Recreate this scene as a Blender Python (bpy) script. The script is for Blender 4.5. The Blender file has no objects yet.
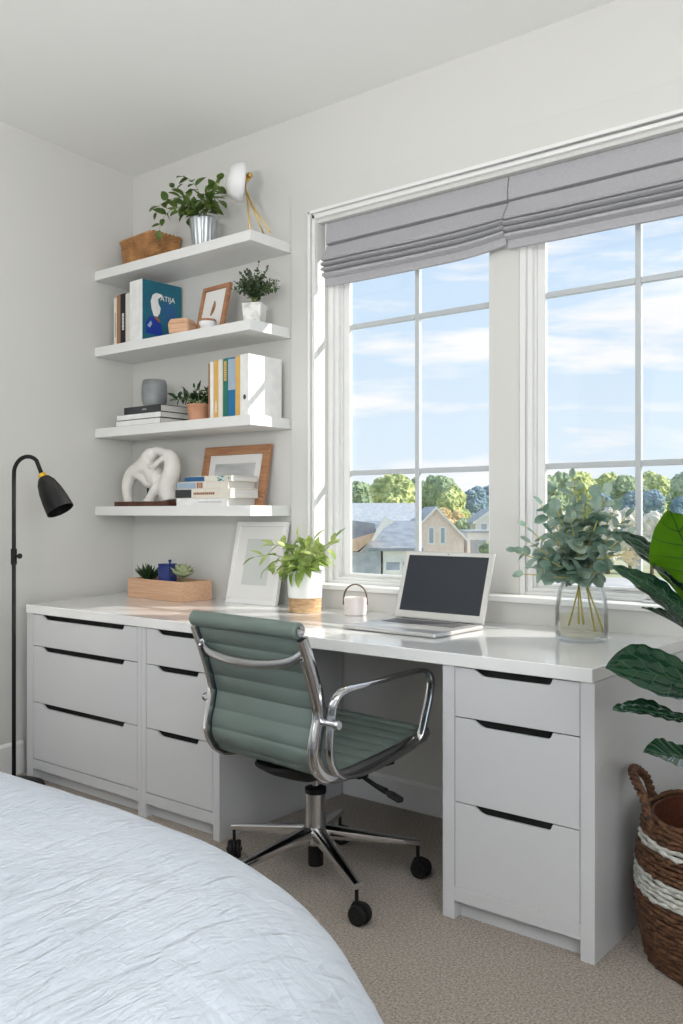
import bpy, bmesh, math, random
from math import sin, cos, pi, radians, hypot, atan2, sqrt
from mathutils import Vector, Matrix, noise

scene = bpy.context.scene
# ------------------------------------------------------------------ camera
cam_d = bpy.data.cameras.new('camera'); cam = bpy.data.objects.new('camera', cam_d)
scene.collection.objects.link(cam); scene.camera = cam
cam.location = (0, 0, 1.1464)
cam.rotation_euler = (radians(90), 0, radians(38.66))
cam_d.sensor_fit = 'VERTICAL'; cam_d.sensor_height = 36.0; cam_d.lens = 898.0 / 1024 * 36.0
cam_d.clip_start = 0.05; cam_d.clip_end = 2000
# ------------------------------------------------------------------ world / sky
EXPOSURE = 0.0
SKY = 1.04
SUN = 6.5
FILL_SIDE = 56.0
FILL_REAR = 5.0
FILL_UP = 62.0
w = bpy.data.worlds.new('daylight_sky'); scene.world = w; w.use_nodes = True
nt = w.node_tree; N = nt.nodes; L = nt.links; N.clear()
out = N.new('ShaderNodeOutputWorld'); bg = N.new('ShaderNodeBackground'); bg.inputs[1].default_value = SKY
tc = N.new('ShaderNodeTexCoord'); sep = N.new('ShaderNodeSeparateXYZ'); L.new(tc.outputs['Generated'], sep.inputs[0])
rmp = N.new('ShaderNodeValToRGB'); L.new(sep.outputs['Z'], rmp.inputs[0])
rmp.color_ramp.elements[0].position = 0.0; rmp.color_ramp.elements[0].color = (0.80, 0.90, 0.98, 1)
rmp.color_ramp.elements[1].position = 0.45; rmp.color_ramp.elements[1].color = (0.50, 0.70, 0.96, 1)
e = rmp.color_ramp.elements.new(0.16); e.color = (0.66, 0.82, 0.98, 1)
mp = N.new('ShaderNodeMapping'); mp.inputs['Scale'].default_value = (1.6, 1.6, 9.0); mp.inputs['Location'].default_value = (0.3, 0.1, 0.62)
L.new(tc.outputs['Generated'], mp.inputs[0])
nz = N.new('ShaderNodeTexNoise'); nz.inputs['Scale'].default_value = 2.3; nz.inputs['Detail'].default_value = 9; nz.inputs['Roughness'].default_value = 0.55
nz.inputs['Distortion'].default_value = 0.25
L.new(mp.outputs[0], nz.inputs[0])
cr = N.new('ShaderNodeValToRGB'); L.new(nz.outputs['Fac'], cr.inputs[0])
cr.color_ramp.elements[0].position = 0.50; cr.color_ramp.elements[0].color = (0, 0, 0, 1)
cr.color_ramp.elements[1].position = 0.63; cr.color_ramp.elements[1].color = (1, 1, 1, 1)
mx = N.new('ShaderNodeMix'); mx.data_type = 'RGBA'; L.new(cr.outputs[0], mx.inputs[0]); L.new(rmp.outputs[0], mx.inputs[6]); mx.inputs[7].default_value = (0.97, 0.98, 1.0, 1)
L.new(mx.outputs[2], bg.inputs[0]); L.new(bg.outputs[0], out.inputs[0])
# ------------------------------------------------------------------ lights
def add_light(name, kind, loc, direction, energy, color, size=None):
    d = bpy.data.lights.new(name, kind); o = bpy.data.objects.new(name, d); scene.collection.objects.link(o)
    o.location = loc; o.rotation_euler = Vector(direction).to_track_quat('-Z', 'Y').to_euler()
    d.energy = energy; d.color = color
    if kind == 'AREA': d.shape = 'RECTANGLE'; d.size, d.size_y = size
    if kind == 'SUN': d.angle = radians(0.6)
    return o
add_light('sun', 'SUN', (6, 8, 6), (-1.36, -1.0, -0.95), SUN, (1.0, 0.95, 0.86))
add_light('side_fill', 'AREA', (1.42, -0.1, 1.62), (-1, 0, 0.28), FILL_SIDE, (0.93, 0.96, 1.0), (2.0, 1.5))  # unseen fill lamp added at an invented side opening
add_light('rear_fill', 'AREA', (-1.4, -1.42, 1.62), (0, 1, 0.35), FILL_REAR, (0.95, 0.97, 1.0), (2.6, 1.5))  # weaker fill lamp, added at an invented opening behind the camera
add_light('upward_fill', 'AREA', (-0.7, -0.85, 1.75), (-0.35, 0.35, 1), FILL_UP, (1.0, 0.97, 0.93), (0.5, 0.5))  # added to brighten the ceiling from out of view; has no fixture
vs = scene.view_settings
scene.display_settings.display_device = 'sRGB'
vs.view_transform = 'Standard'; vs.look = 'None'; vs.exposure = EXPOSURE; vs.gamma = 1.0; vs.use_curve_mapping = False
cy = scene.cycles
cy.use_denoising = True; cy.max_bounces = 10; cy.diffuse_bounces = 5; cy.glossy_bounces = 4; cy.transmission_bounces = 8
cy.transparent_max_bounces = 12; cy.sample_clamp_indirect = 6.0; cy.caustics_reflective = False; cy.caustics_refractive = False

# ------------------------------------------------------------------ materials
M = {}
def mat(name, col, rough=0.5, metal=0.0, col2=None, nscale=8.0, bump=0.0, bscale=60.0, stretch=(1, 1, 1), spec=0.5, coat=0.0,
        trans=0.0, ior=1.45, sub=0.0, ramp=(0.35, 0.65), detail=5, kind='noise', sheen=0.0, translucent=0.0):
    m = bpy.data.materials.new(name); m.use_nodes = True; t = m.node_tree; b = t.nodes['Principled BSDF']
    b.inputs['Base Color'].default_value = (*col, 1); b.inputs['Roughness'].default_value = rough; b.inputs['Metallic'].default_value = metal
    b.inputs['Specular IOR Level'].default_value = spec; b.inputs['Coat Weight'].default_value = coat; b.inputs['Coat Roughness'].default_value = 0.08
    b.inputs['Transmission Weight'].default_value = trans; b.inputs['IOR'].default_value = ior; b.inputs['Sheen Weight'].default_value = sheen
    c = t.nodes.new('ShaderNodeTexCoord'); p = t.nodes.new('ShaderNodeMapping'); p.inputs['Scale'].default_value = stretch
    t.links.new(c.outputs['Object'], p.inputs[0])
    def tex(s):
        if kind == 'wave':
            x = t.nodes.new('ShaderNodeTexWave'); x.inputs['Scale'].default_value = s; x.inputs['Distortion'].default_value = 2.5; x.inputs['Detail'].default_value = 3; x.inputs['Detail Scale'].default_value = 1.5
            t.links.new(p.outputs[0], x.inputs[0]); return x.outputs['Fac']
        if kind == 'voronoi':
            x = t.nodes.new('ShaderNodeTexVoronoi'); x.inputs['Scale'].default_value = s; t.links.new(p.outputs[0], x.inputs[0]); return x.outputs['Distance']
        x = t.nodes.new('ShaderNodeTexNoise'); x.inputs['Scale'].default_value = s; x.inputs['Detail'].default_value = detail; t.links.new(p.outputs[0], x.inputs[0]); return x.outputs['Fac']
    if col2:
        f = tex(nscale); r = t.nodes.new('ShaderNodeValToRGB'); t.links.new(f, r.inputs[0])
        r.color_ramp.elements[0].position = ramp[0]; r.color_ramp.elements[0].color = (*col, 1)
        r.color_ramp.elements[1].position = ramp[1]; r.color_ramp.elements[1].color = (*col2, 1)
        t.links.new(r.outputs[0], b.inputs['Base Color'])
    if bump:
        f = tex(bscale); bn = t.nodes.new('ShaderNodeBump'); bn.inputs['Strength'].default_value = bump; bn.inputs['Distance'].default_value = 0.004
        t.links.new(f, bn.inputs['Height']); t.links.new(bn.outputs[0], b.inputs['Normal'])
    if translucent:
        tr = t.nodes.new('ShaderNodeBsdfTranslucent'); ms = t.nodes.new('ShaderNodeMixShader'); ms.inputs[0].default_value = translucent
        o = t.nodes['Material Output']
        src = b.inputs['Base Color'].links[0].from_socket if b.inputs['Base Color'].links else None
        if src: t.links.new(src, tr.inputs[0])
        else: tr.inputs[0].default_value = (*[min(1, v * 1.4) for v in col], 1)
        t.links.new(b.outputs[0], ms.inputs[1]); t.links.new(tr.outputs[0], ms.inputs[2]); t.links.new(ms.outputs[0], o.inputs[0])
    M[name] = m
    return m
def glass_pane(name, tint=(1, 1, 1), gloss=0.06):
    m = bpy.data.materials.new(name); m.use_nodes = True; t = m.node_tree; t.nodes.clear()
    o = t.nodes.new('ShaderNodeOutputMaterial'); a = t.nodes.new('ShaderNodeBsdfTransparent'); a.inputs[0].default_value = (*tint, 1)
    g = t.nodes.new('ShaderNodeBsdfGlossy'); g.inputs['Roughness'].default_value = 0.02; x = t.nodes.new('ShaderNodeMixShader'); x.inputs[0].default_value = gloss
    t.links.new(a.outputs[0], x.inputs[1]); t.links.new(g.outputs[0], x.inputs[2]); t.links.new(x.outputs[0], o.inputs[0]); M[name] = m

mat('wall_paint', (0.67, 0.665, 0.64), 0.75, bump=0.06, bscale=220)
mat('ceiling_paint', (0.90, 0.90, 0.88), 0.85, bump=0.06, bscale=180)
mat('trim_paint', (0.82, 0.82, 0.81), 0.35, bump=0.02, bscale=40)
mat('casing_paint', (0.66, 0.655, 0.635), 0.55, bump=0.04, bscale=120)
mat('shelf_paint', (0.80, 0.80, 0.79), 0.4, bump=0.02, bscale=60)
mat('cabinet_paint', (0.58, 0.585, 0.60), 0.28, bump=0.02, bscale=50, coat=0.15)
mat('desk_gloss', (0.80, 0.80, 0.80), 0.12, bump=0.01, bscale=12, coat=0.5)
mat('slot_black', (0.008, 0.008, 0.008), 0.8, spec=0.1, col2=(0.02, 0.02, 0.02))
mat('black_metal', (0.009, 0.009, 0.010), 0.48, spec=0.22, col2=(0.02, 0.02, 0.02), bump=0.03, bscale=200)
mat('black_plastic', (0.008, 0.008, 0.008), 0.5, spec=0.2, col2=(0.014, 0.014, 0.014), bump=0.05, bscale=150)
mat('brass', (0.75, 0.50, 0.16), 0.28, 1.0, col2=(0.62, 0.40, 0.12))
mat('yellow_band', (0.80, 0.52, 0.04), 0.35, 0.3, col2=(0.7, 0.42, 0.03))
mat('chrome', (0.72, 0.72, 0.73), 0.10, 1.0, col2=(0.62, 0.62, 0.64), nscale=3)
mat('brushed_steel', (0.68, 0.68, 0.69), 0.26, 1.0, col2=(0.58, 0.58, 0.59), nscale=40, stretch=(1, 1, 0.1))
mat('green_leather', (0.135, 0.178, 0.160), 0.42, col2=(0.155, 0.198, 0.18), nscale=5, bump=0.10, bscale=350)
def carpet():
    m = mat('carpet', (0.17, 0.14, 0.115), 0.95, col2=(0.52, 0.45, 0.38), nscale=150, ramp=(0.3, 0.7), detail=8, sheen=0.2)
    t = m.node_tree; b = t.nodes['Principled BSDF']
    c = t.nodes.new('ShaderNodeTexCoord'); n1 = t.nodes.new('ShaderNodeTexNoise'); n1.inputs['Scale'].default_value = 130; n1.inputs['Detail'].default_value = 4
    t.links.new(c.outputs['Object'], n1.inputs[0]); bn = t.nodes.new('ShaderNodeBump'); bn.inputs['Strength'].default_value = 1.0; bn.inputs['Distance'].default_value = 0.012
    t.links.new(n1.outputs['Fac'], bn.inputs['Height']); t.links.new(bn.outputs[0], b.inputs['Normal'])
carpet()
mat('cotton', (0.47, 0.515, 0.58), 0.9, col2=(0.51, 0.55, 0.615), nscale=3, bump=0.35, bscale=90, stretch=(1, 1.5, 1), sheen=0.15, detail=4)
def gauze():
    t = M['cotton'].node_tree; b = t.nodes['Principled BSDF']; prev = b.inputs['Normal'].links[0].from_socket
    c = t.nodes.new('ShaderNodeTexCoord')
    for sc, rt, s, dist, st in ((6.0, 0.10, .8, .025, (6.0, .8, 1)), (14.0, -0.20, .65, .011, (4.5, .9, 1)), (8.0, 1.45, .5, .012, (5.0, .9, 1))):
        p = t.nodes.new('ShaderNodeMapping'); p.vector_type = 'TEXTURE'; p.inputs['Rotation'].default_value = (0, 0, rt); p.inputs['Scale'].default_value = tuple(1 / v for v in st); t.links.new(c.outputs['Object'], p.inputs[0])
        n = t.nodes.new('ShaderNodeTexNoise'); n.inputs['Scale'].default_value = sc; n.inputs['Detail'].default_value = 4; n.inputs['Roughness'].default_value = .45; n.inputs['Distortion'].default_value = .6
        t.links.new(p.outputs[0], n.inputs[0])
        a = t.nodes.new('ShaderNodeMath'); a.operation = 'SUBTRACT'; a.inputs[1].default_value = .5; t.links.new(n.outputs['Fac'], a.inputs[0])
        ab = t.nodes.new('ShaderNodeMath'); ab.operation = 'ABSOLUTE'; t.links.new(a.outputs[0], ab.inputs[0])
        bn = t.nodes.new('ShaderNodeBump'); bn.invert = True; bn.inputs['Strength'].default_value = s; bn.inputs['Distance'].default_value = dist
        t.links.new(ab.outputs[0], bn.inputs['Height']); t.links.new(prev, bn.inputs['Normal']); prev = bn.outputs[0]
    t.links.new(prev, b.inputs['Normal'])
gauze()
mat('mattress_cloth', (0.8, 0.8, 0.78), 0.9, bump=0.2, bscale=80)
mat('blind_linen', (0.44, 0.435, 0.46), 0.9, col2=(0.50, 0.495, 0.52), nscale=90, bump=0.3, bscale=260, stretch=(1, 1, 5), translucent=0.10)
mat('wicker', (0.26, 0.11, 0.04), 0.6, col2=(0.60, 0.32, 0.13), nscale=14, bump=1.0, bscale=45, ramp=(0.3, 0.7))
mat('seagrass', (0.030, 0.012, 0.005), 0.6, col2=(0.16, 0.07, 0.03), nscale=60, bump=1.0, bscale=70, ramp=(0.32, 0.68), stretch=(1, 1, 1.6))
mat('seagrass_white', (0.38, 0.38, 0.34), 0.7, col2=(0.60, 0.60, 0.56), nscale=50, bump=0.8, bscale=60, stretch=(1, 1, 1.6))
mat('oak', (0.34, 0.155, 0.075), 0.45, col2=(0.45, 0.23, 0.12), nscale=9, bump=0.1, bscale=30, stretch=(1, 9, 9))
mat('pale_oak', (0.62, 0.36, 0.22), 0.5, col2=(0.72, 0.46, 0.30), nscale=10, bump=0.1, bscale=30, stretch=(0.5, 5, 12))
mat('walnut', (0.07, 0.022, 0.012), 0.4, col2=(0.12, 0.045, 0.025), nscale=10, stretch=(1, 8, 8))
mat('rope_wood', (0.52, 0.33, 0.17), 0.7, col2=(0.72, 0.52, 0.32), nscale=35, bump=0.8, bscale=50, stretch=(1, 1, 3))
mat('white_ceramic', (0.80, 0.80, 0.80), 0.3, bump=0.02, bscale=30)
mat('blush_ceramic', (0.74, 0.66, 0.63), 0.45, col2=(0.80, 0.74, 0.71), nscale=20, bump=0.1, bscale=60)
mat('etched_white', (0.80, 0.80, 0.78), 0.5, col2=(0.45, 0.44, 0.42), nscale=26, bump=0.6, bscale=40, ramp=(0.50, 0.72))
mat('terracotta', (0.50, 0.235, 0.13), 0.75, col2=(0.60, 0.32, 0.20), nscale=14, bump=0.15, bscale=60)
mat('zinc', (0.30, 0.33, 0.35), 0.38, 0.75, col2=(0.60, 0.63, 0.65), nscale=16, stretch=(3, 3, 0.4), bump=0.1, bscale=20)
mat('grey_glaze', (0.19, 0.205, 0.21), 0.35, col2=(0.30, 0.315, 0.32), nscale=11, bump=0.15, bscale=25)
mat('plaster', (0.74, 0.72, 0.67), 0.7, col2=(0.80, 0.78, 0.74), nscale=10, bump=0.35, bscale=22)
mat('navy_glaze', (0.012, 0.025, 0.16), 0.25, col2=(0.02, 0.05, 0.24), nscale=12)
mat('soil', (0.03, 0.018, 0.01), 0.95, col2=(0.07, 0.045, 0.03), nscale=50, bump=1.0, bscale=60)
mat('leaf_mid', (0.04, 0.09, 0.015), 0.4, col2=(0.18, 0.26, 0.06), nscale=14, translucent=0.25)
mat('leaf_bright', (0.18, 0.32, 0.05), 0.4, col2=(0.52, 0.60, 0.22), nscale=10, translucent=0.35)
mat('leaf_dark', (0.014, 0.045, 0.014), 0.45, col2=(0.04, 0.085, 0.025), nscale=14, translucent=0.15)
mat('leaf_herb', (0.030, 0.06, 0.028), 0.6, col2=(0.11, 0.15, 0.09), nscale=25, translucent=0.15)
mat('leaf_eucalyptus', (0.09, 0.18, 0.13), 0.45, col2=(0.38, 0.49, 0.40), nscale=12, translucent=0.25)
mat('leaf_pale', (0.28, 0.33, 0.17), 0.6, col2=(0.45, 0.48, 0.30), nscale=16, bump=0.3, bscale=60)
mat('fig_green', (0.008, 0.038, 0.018), 0.20, col2=(0.014, 0.055, 0.024), nscale=7, bump=0.06, bscale=18, translucent=0.08, coat=0.5)
mat('fig_vein', (0.03, 0.09, 0.035), 0.35, col2=(0.02, 0.07, 0.03))
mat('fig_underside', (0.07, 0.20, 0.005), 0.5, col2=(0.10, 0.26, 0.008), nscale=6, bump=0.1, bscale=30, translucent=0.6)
mat('fig_vein_dark', (0.008, 0.035, 0.006), 0.5, col2=(0.014, 0.05, 0.008))
mat('stem_green', (0.12, 0.20, 0.05), 0.5, col2=(0.22, 0.30, 0.09))
mat('stem_yellow', (0.52, 0.46, 0.10), 0.5, col2=(0.66, 0.56, 0.16), translucent=0.3)
mat('bark', (0.10, 0.065, 0.04), 0.8, col2=(0.18, 0.13, 0.09), nscale=30, bump=0.6, bscale=40)
mat('cream_petal', (0.85, 0.76, 0.50), 0.5, col2=(0.92, 0.88, 0.74), translucent=0.4)
mat('brace_metal', (0.50, 0.50, 0.51), 0.3, 1.0, col2=(0.44, 0.44, 0.45), nscale=6)
mat('muntin_grey', (0.50, 0.53, 0.55), 0.4, bump=0.02, bscale=40)  # greyer than the trim: shade against the sky put into the colour
mat('silver_case', (0.55, 0.54, 0.53), 0.35, 0.55, col2=(0.60, 0.59, 0.58), nscale=3)
mat('laptop_bezel', (0.62, 0.61, 0.58), 0.4, col2=(0.66, 0.65, 0.62))
mat('keys_dark', (0.10, 0.10, 0.11), 0.5, col2=(0.14, 0.14, 0.15))
mat('screen', (0.012, 0.017, 0.026), 0.08, spec=0.6, col2=(0.016, 0.022, 0.033), nscale=3, detail=1)
mat('paper', (0.74, 0.73, 0.70), 0.8, col2=(0.58, 0.57, 0.54), nscale=160, stretch=(0.02, 0.02, 4))
mat('mat_board', (0.78, 0.77, 0.75), 0.8, bump=0.03)
mat('print_grey', (0.40, 0.41, 0.41), 0.7, col2=(0.60, 0.61, 0.61), nscale=5, stretch=(1, 1, 3))
mat('print_pale', (0.58, 0.60, 0.58), 0.6, col2=(0.64, 0.66, 0.64), nscale=3)
mat('print_brown', (0.22, 0.09, 0.05), 0.7, col2=(0.35, 0.17, 0.10), nscale=40)
for nme, c in dict(cream=(0.72, 0.68, 0.60), tan=(0.33, 0.17, 0.08), ink=(0.015, 0.017, 0.025), white=(0.78, 0.78, 0.77), teal=(0.012, 0.12, 0.18),
                   ochre=(0.66, 0.40, 0.11), green=(0.02, 0.16, 0.12), blue=(0.015, 0.15, 0.32), darkblue=(0.02, 0.10, 0.24), skyblue=(0.33, 0.42, 0.52),
                   charcoal=(0.035, 0.037, 0.04), paleblue=(0.42, 0.52, 0.60), turquoise=(0.03, 0.40, 0.42), cobalt=(0.01, 0.04, 0.30), rust=(0.28, 0.11, 0.05), grey=(0.35, 0.35, 0.36)).items():
    mat('cover_' + nme, c, 0.5, col2=tuple(v * 1.12 for v in c), nscale=20)
glass_pane('window_glass', gloss=0.035)
glass_pane('water', (0.95, 0.93, 0.86), gloss=0.05)
glass_pane('vase_glass', (0.975, 0.982, 0.982), gloss=0.08)
for nm in ('vase_glass', 'water'):
    t = M[nm].node_tree; lw = t.nodes.new('ShaderNodeLayerWeight'); lw.inputs[0].default_value = 0.15
    x = [n for n in t.nodes if n.type == 'MIX_SHADER'][0]; mu = t.nodes.new('ShaderNodeMath'); mu.operation = 'MULTIPLY'; mu.inputs[1].default_value = 0.6; t.links.new(lw.outputs['Fresnel'], mu.inputs[0]); t.links.new(mu.outputs[0], x.inputs[0])

# ------------------------------------------------------------------ mesh helpers
C = scene.collection
def V(*a): return Vector(a)
class MB:
    def __init__(s): s.bm = bmesh.new()
    def box(s, x0, x1, y0, y1, z0, z1):
        v = [s.bm.verts.new(p) for p in ((x0, y0, z0), (x1, y0, z0), (x1, y1, z0), (x0, y1, z0), (x0, y0, z1), (x1, y0, z1), (x1, y1, z1), (x0, y1, z1))]
        for f in ((0, 3, 2, 1), (4, 5, 6, 7), (0, 1, 5, 4), (1, 2, 6, 5), (2, 3, 7, 6), (3, 0, 4, 7)): s.bm.faces.new([v[i] for i in f])
        return s
    def prism(s, poly, fn0, fn1):           # poly of 2-D points, fn0 / fn1 map them to the two end faces
        a = [s.bm.verts.new(fn0(*p)) for p in poly]; b = [s.bm.verts.new(fn1(*p)) for p in poly]; n = len(poly)
        s.bm.faces.new(a[::-1]); s.bm.faces.new(b)
        for i in range(n): s.bm.faces.new([a[i], a[(i + 1) % n], b[(i + 1) % n], b[i]])
        return s
    def cyl(s, p0, p1, r0, r1=None, n=20, caps=True):
        r1 = r0 if r1 is None else r1; p0, p1 = Vector(p0), Vector(p1); d = (p1 - p0).normalized()
        a = d.orthogonal().normalized(); b = d.cross(a)
        R = [[s.bm.verts.new(p + a * (r * cos(2 * pi * i / n)) + b * (r * sin(2 * pi * i / n))) for i in range(n)] for p, r in ((p0, r0), (p1, r1))]
        for i in range(n): s.bm.faces.new([R[0][i], R[0][(i + 1) % n], R[1][(i + 1) % n], R[1][i]])
        if caps: s.bm.faces.new(R[0][::-1]); s.bm.faces.new(R[1])
        return s
    def tube(s, pts, r, n=10, closed=False):
        pts = [Vector(p) for p in pts]; k = len(pts); rr = r if hasattr(r, '__len__') else [r] * k
        rings = []; prev = None
        for i, p in enumerate(pts):
            if closed: d = (pts[(i + 1) % k] - pts[i - 1]).normalized()
            else: d = (pts[min(i + 1, k - 1)] - pts[max(i - 1, 0)]).normalized()
            if prev is None: a = d.orthogonal().normalized()
            else:
                a = prev - d * prev.dot(d); a = a.normalized() if a.length > 1e-6 else d.orthogonal().normalized()
            prev = a; b = d.cross(a)
            rings.append([s.bm.verts.new(p + a * (rr[i] * cos(2 * pi * j / n)) + b * (rr[i] * sin(2 * pi * j / n))) for j in range(n)])
        for i in range(k if closed else k - 1):
            A, B = rings[i], rings[(i + 1) % k]
            for j in range(n): s.bm.faces.new([A[j], A[(j + 1) % n], B[(j + 1) % n], B[j]])
        if not closed: s.bm.faces.new(rings[0][::-1]); s.bm.faces.new(rings[-1])
        return s
    def lathe(s, prof, c=(0, 0, 0), n=32, rot=None, sx=1, sy=1):        # prof: (radius, height) pairs
        c = Vector(c); rings = []
        for r, h in prof:
            ring = []
            for j in range(n):
                p = Vector((max(r, 1e-5) * cos(2 * pi * j / n) * sx, max(r, 1e-5) * sin(2 * pi * j / n) * sy, h))
                if rot: p = rot @ p
                ring.append(s.bm.verts.new(c + p))
            rings.append(ring)
        for i in range(len(rings) - 1):
            for j in range(n): s.bm.faces.new([rings[i][j], rings[i][(j + 1) % n], rings[i + 1][(j + 1) % n], rings[i + 1][j]])
        if prof[0][0] > 1e-4: s.bm.faces.new(rings[0][::-1])
        if prof[-1][0] > 1e-4: s.bm.faces.new(rings[-1])
        return s
    def ball(s, c, r, seg=12, sc=(1, 1, 1)):
        m = Matrix.Translation(Vector(c)) @ Matrix.Diagonal((sc[0] * r, sc[1] * r, sc[2] * r, 1))
        bmesh.ops.create_uvsphere(s.bm, u_segments=seg, v_segments=max(6, seg * 2 // 3), radius=1, matrix=m); return s
    def build(s, name, m, parent=None, smooth=False, bevel=0.0, seg=2, sub=0, solid=0.0, auto=False):
        bmesh.ops.remove_doubles(s.bm, verts=s.bm.verts, dist=1e-6)
        bmesh.ops.recalc_face_normals(s.bm, faces=s.bm.faces)
        me = bpy.data.meshes.new(name); s.bm.to_mesh(me); s.bm.free()
        me.materials.append(M[m] if isinstance(m, str) else m)
        if smooth:
            for p in me.polygons: p.use_smooth = True
            if auto: me.set_sharp_from_angle(angle=radians(35))
        o = bpy.data.objects.new(name, me); C.objects.link(o)
        if parent: o.parent = parent
        if solid: d = o.modifiers.new('solid', 'SOLIDIFY'); d.thickness = solid; d.offset = 0
        if bevel: d = o.modifiers.new('bevel', 'BEVEL'); d.width = bevel; d.segments = seg; d.limit_method = 'ANGLE'; d.angle_limit = radians(40)
        if sub: d = o.modifiers.new('sub', 'SUBSURF'); d.levels = sub; d.render_levels = sub
        return o
def tag(o, label=None, cat=None, group=None, kind=None):
    if label: o['label'] = label
    if cat: o['category'] = cat
    if group: o['group'] = group
    if kind: o['kind'] = kind
    return o
def thing(name, label, cat, loc=(0, 0, 0), rz=0.0, group=None):
    o = bpy.data.objects.new(name, None); C.objects.link(o); o.location = loc; o.rotation_euler = (0, 0, rz); o.empty_display_size = 0.05
    return tag(o, label, cat, group)
def copy_tree(o, parent=None):
    c = o.copy(); C.objects.link(c); c.parent = parent
    for ch in [x for x in scene.objects if x.parent == o]: copy_tree(ch, c)
    return c
def struct(o): o['kind'] = 'structure'; return o
def crom(P, k=8):
    P = [Vector(p) for p in P]; Q = [P[0] * 2 - P[1]] + P + [P[-1] * 2 - P[-2]]; out = []
    for i in range(1, len(Q) - 2):
        a, b, c, d = Q[i - 1:i + 3]
        for j in range(k):
            t = j / k
            out.append(0.5 * ((2 * b) + (c - a) * t + (2 * a - 5 * b + 4 * c - d) * t * t + (3 * b - a - 3 * c + d) * t ** 3))
    out.append(P[-1]); return out
def resample(P, n):
    acc = [0]
    for a, b in zip(P, P[1:]): acc.append(acc[-1] + (b - a).length)
    out = []; j = 0
    for i in range(n):
        t = acc[-1] * i / (n - 1)
        while j < len(P) - 2 and acc[j + 1] < t: j += 1
        f = (t - acc[j]) / max(1e-9, acc[j + 1] - acc[j]); out.append(P[j].lerp(P[j + 1], min(1, f)))
    return out, acc[-1]
def leaf(bm, base, d, nrm, Ln, W, curl=0.3, fold=0.25, n=6, shape='ovate'):
    base = Vector(base); d = Vector(d).normalized(); nrm = Vector(nrm); nrm = (nrm - d * nrm.dot(d))
    nrm = nrm.normalized() if nrm.length > 1e-4 else d.orthogonal().normalized(); sd = d.cross(nrm)
    rows = []; p = base.copy(); dd = d.copy()
    for i in range(n + 1):
        t = i / n
        if shape == 'ovate': wd = sin(pi * min(1, t ** 0.75)) ** 0.8
        elif shape == 'round': wd = sqrt(max(0, 1 - (2 * t - 1) ** 2))
        elif shape == 'lance': wd = sin(pi * t ** 0.85)
        else: wd = (1 - t) ** 0.7 * min(1, 0.35 + t * 3)
        wd = max(0.02, wd) * W / 2
        up = sd.cross(dd).normalized() * -1
        if up.dot(nrm) < 0: up = -up
        rows.append([bm.verts.new(p + sd * wd + up * fold * wd), bm.verts.new(p), bm.verts.new(p - sd * wd + up * fold * wd)])
        dd = (dd - nrm * curl / n).normalized(); p = p + dd * (Ln / n)
    for a, b in zip(rows, rows[1:]):
        bm.faces.new([a[0], a[1], b[1], b[0]]); bm.faces.new([a[1], a[2], b[2], b[1]])
# ================================================================== ROOM
WY = 2.873; CZ = 2.83; LX = lambda y: -3.64 + 0.1 * (WY - y)      # left wall line
RX = 1.3; BY = -1.3
m = MB()                                                             # window wall with one wide opening
m.box(-3.8, -2.427, WY, 3.05, -0.02, CZ + .02).box(-0.655, RX + .15, WY, 3.05, -0.02, CZ + .02)
m.box(-2.427, -0.655, WY, 3.05, 2.355, CZ + .02).box(-2.427, -0.655, WY, 3.05, -0.02, 0.826)
struct(m.build('wall_front', 'wall_paint'))
m = MB(); m.prism([(-3.64, WY), (LX(BY), BY), (LX(BY) - .15, BY), (-3.79, WY)], lambda x, y: (x, y, -.02), lambda x, y: (x, y, CZ + .02))
struct(m.build('wall_left', 'wall_paint'))
m = MB(); m.box(RX, RX + .12, BY, -1.1, 0, CZ).box(RX, RX + .12, 0.9, WY, 0, CZ).box(RX, RX + .12, -1.1, .9, 0, .87).box(RX, RX + .12, -1.1, .9, 2.37, CZ)
m.box(RX + .4, RX + .5, -1.5, 2.0, 0, 3.0)  # outer panel added to keep the sun out of the side opening
struct(m.build('wall_right', 'wall_paint'))
m = MB(); x0 = LX(BY) - .15; m.box(x0, -2.7, BY - .12, BY, 0, CZ).box(-.1, RX + .12, BY - .12, BY, 0, CZ).box(-2.7, -.1, BY - .12, BY, 0, .87).box(-2.7, -.1, BY - .12, BY, 2.37, CZ)
struct(m.build('wall_rear', 'wall_paint'))
m = MB(); m.prism([(-3.64, WY), (LX(BY), BY), (RX, BY), (RX, WY)], lambda x, y: (x, y, -.1), lambda x, y: (x, y, 0)); struct(m.build('floor', 'carpet'))
m = MB(); m.prism([(-3.80, 3.06), (LX(BY) - .2, BY - .15), (RX + .2, BY - .15), (RX + .2, 3.06)], lambda x, y: (x, y, CZ), lambda x, y: (x, y, CZ + .1)); struct(m.build('ceiling', 'ceiling_paint'))
# baseboards: profile with a bevelled cap
def baseboard(name, a, b, n, h=.112, t=.014):
    a = Vector((*a, 0)); b = Vector((*b, 0)); n = Vector((*n, 0)).normalized(); m = MB()
    prof = [(0, 0), (t, 0), (t, h - .012), (t * .45, h - .002), (0, h)]
    m.prism(prof, lambda u, v: a + n * u + V(0, 0, v), lambda u, v: b + n * u + V(0, 0, v)); return struct(m.build(name, 'trim_paint'))
baseboard('baseboard_front', (-2.279, WY), (-1.372, WY), (0, -1))
baseboard('baseboard_left', (-3.64 + .1 * .66, WY - .66), (LX(BY), BY), (1, .1), h=.142)
baseboard('baseboard_right', (RX, WY), (RX, BY), (-1, 0), h=.142)
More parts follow.
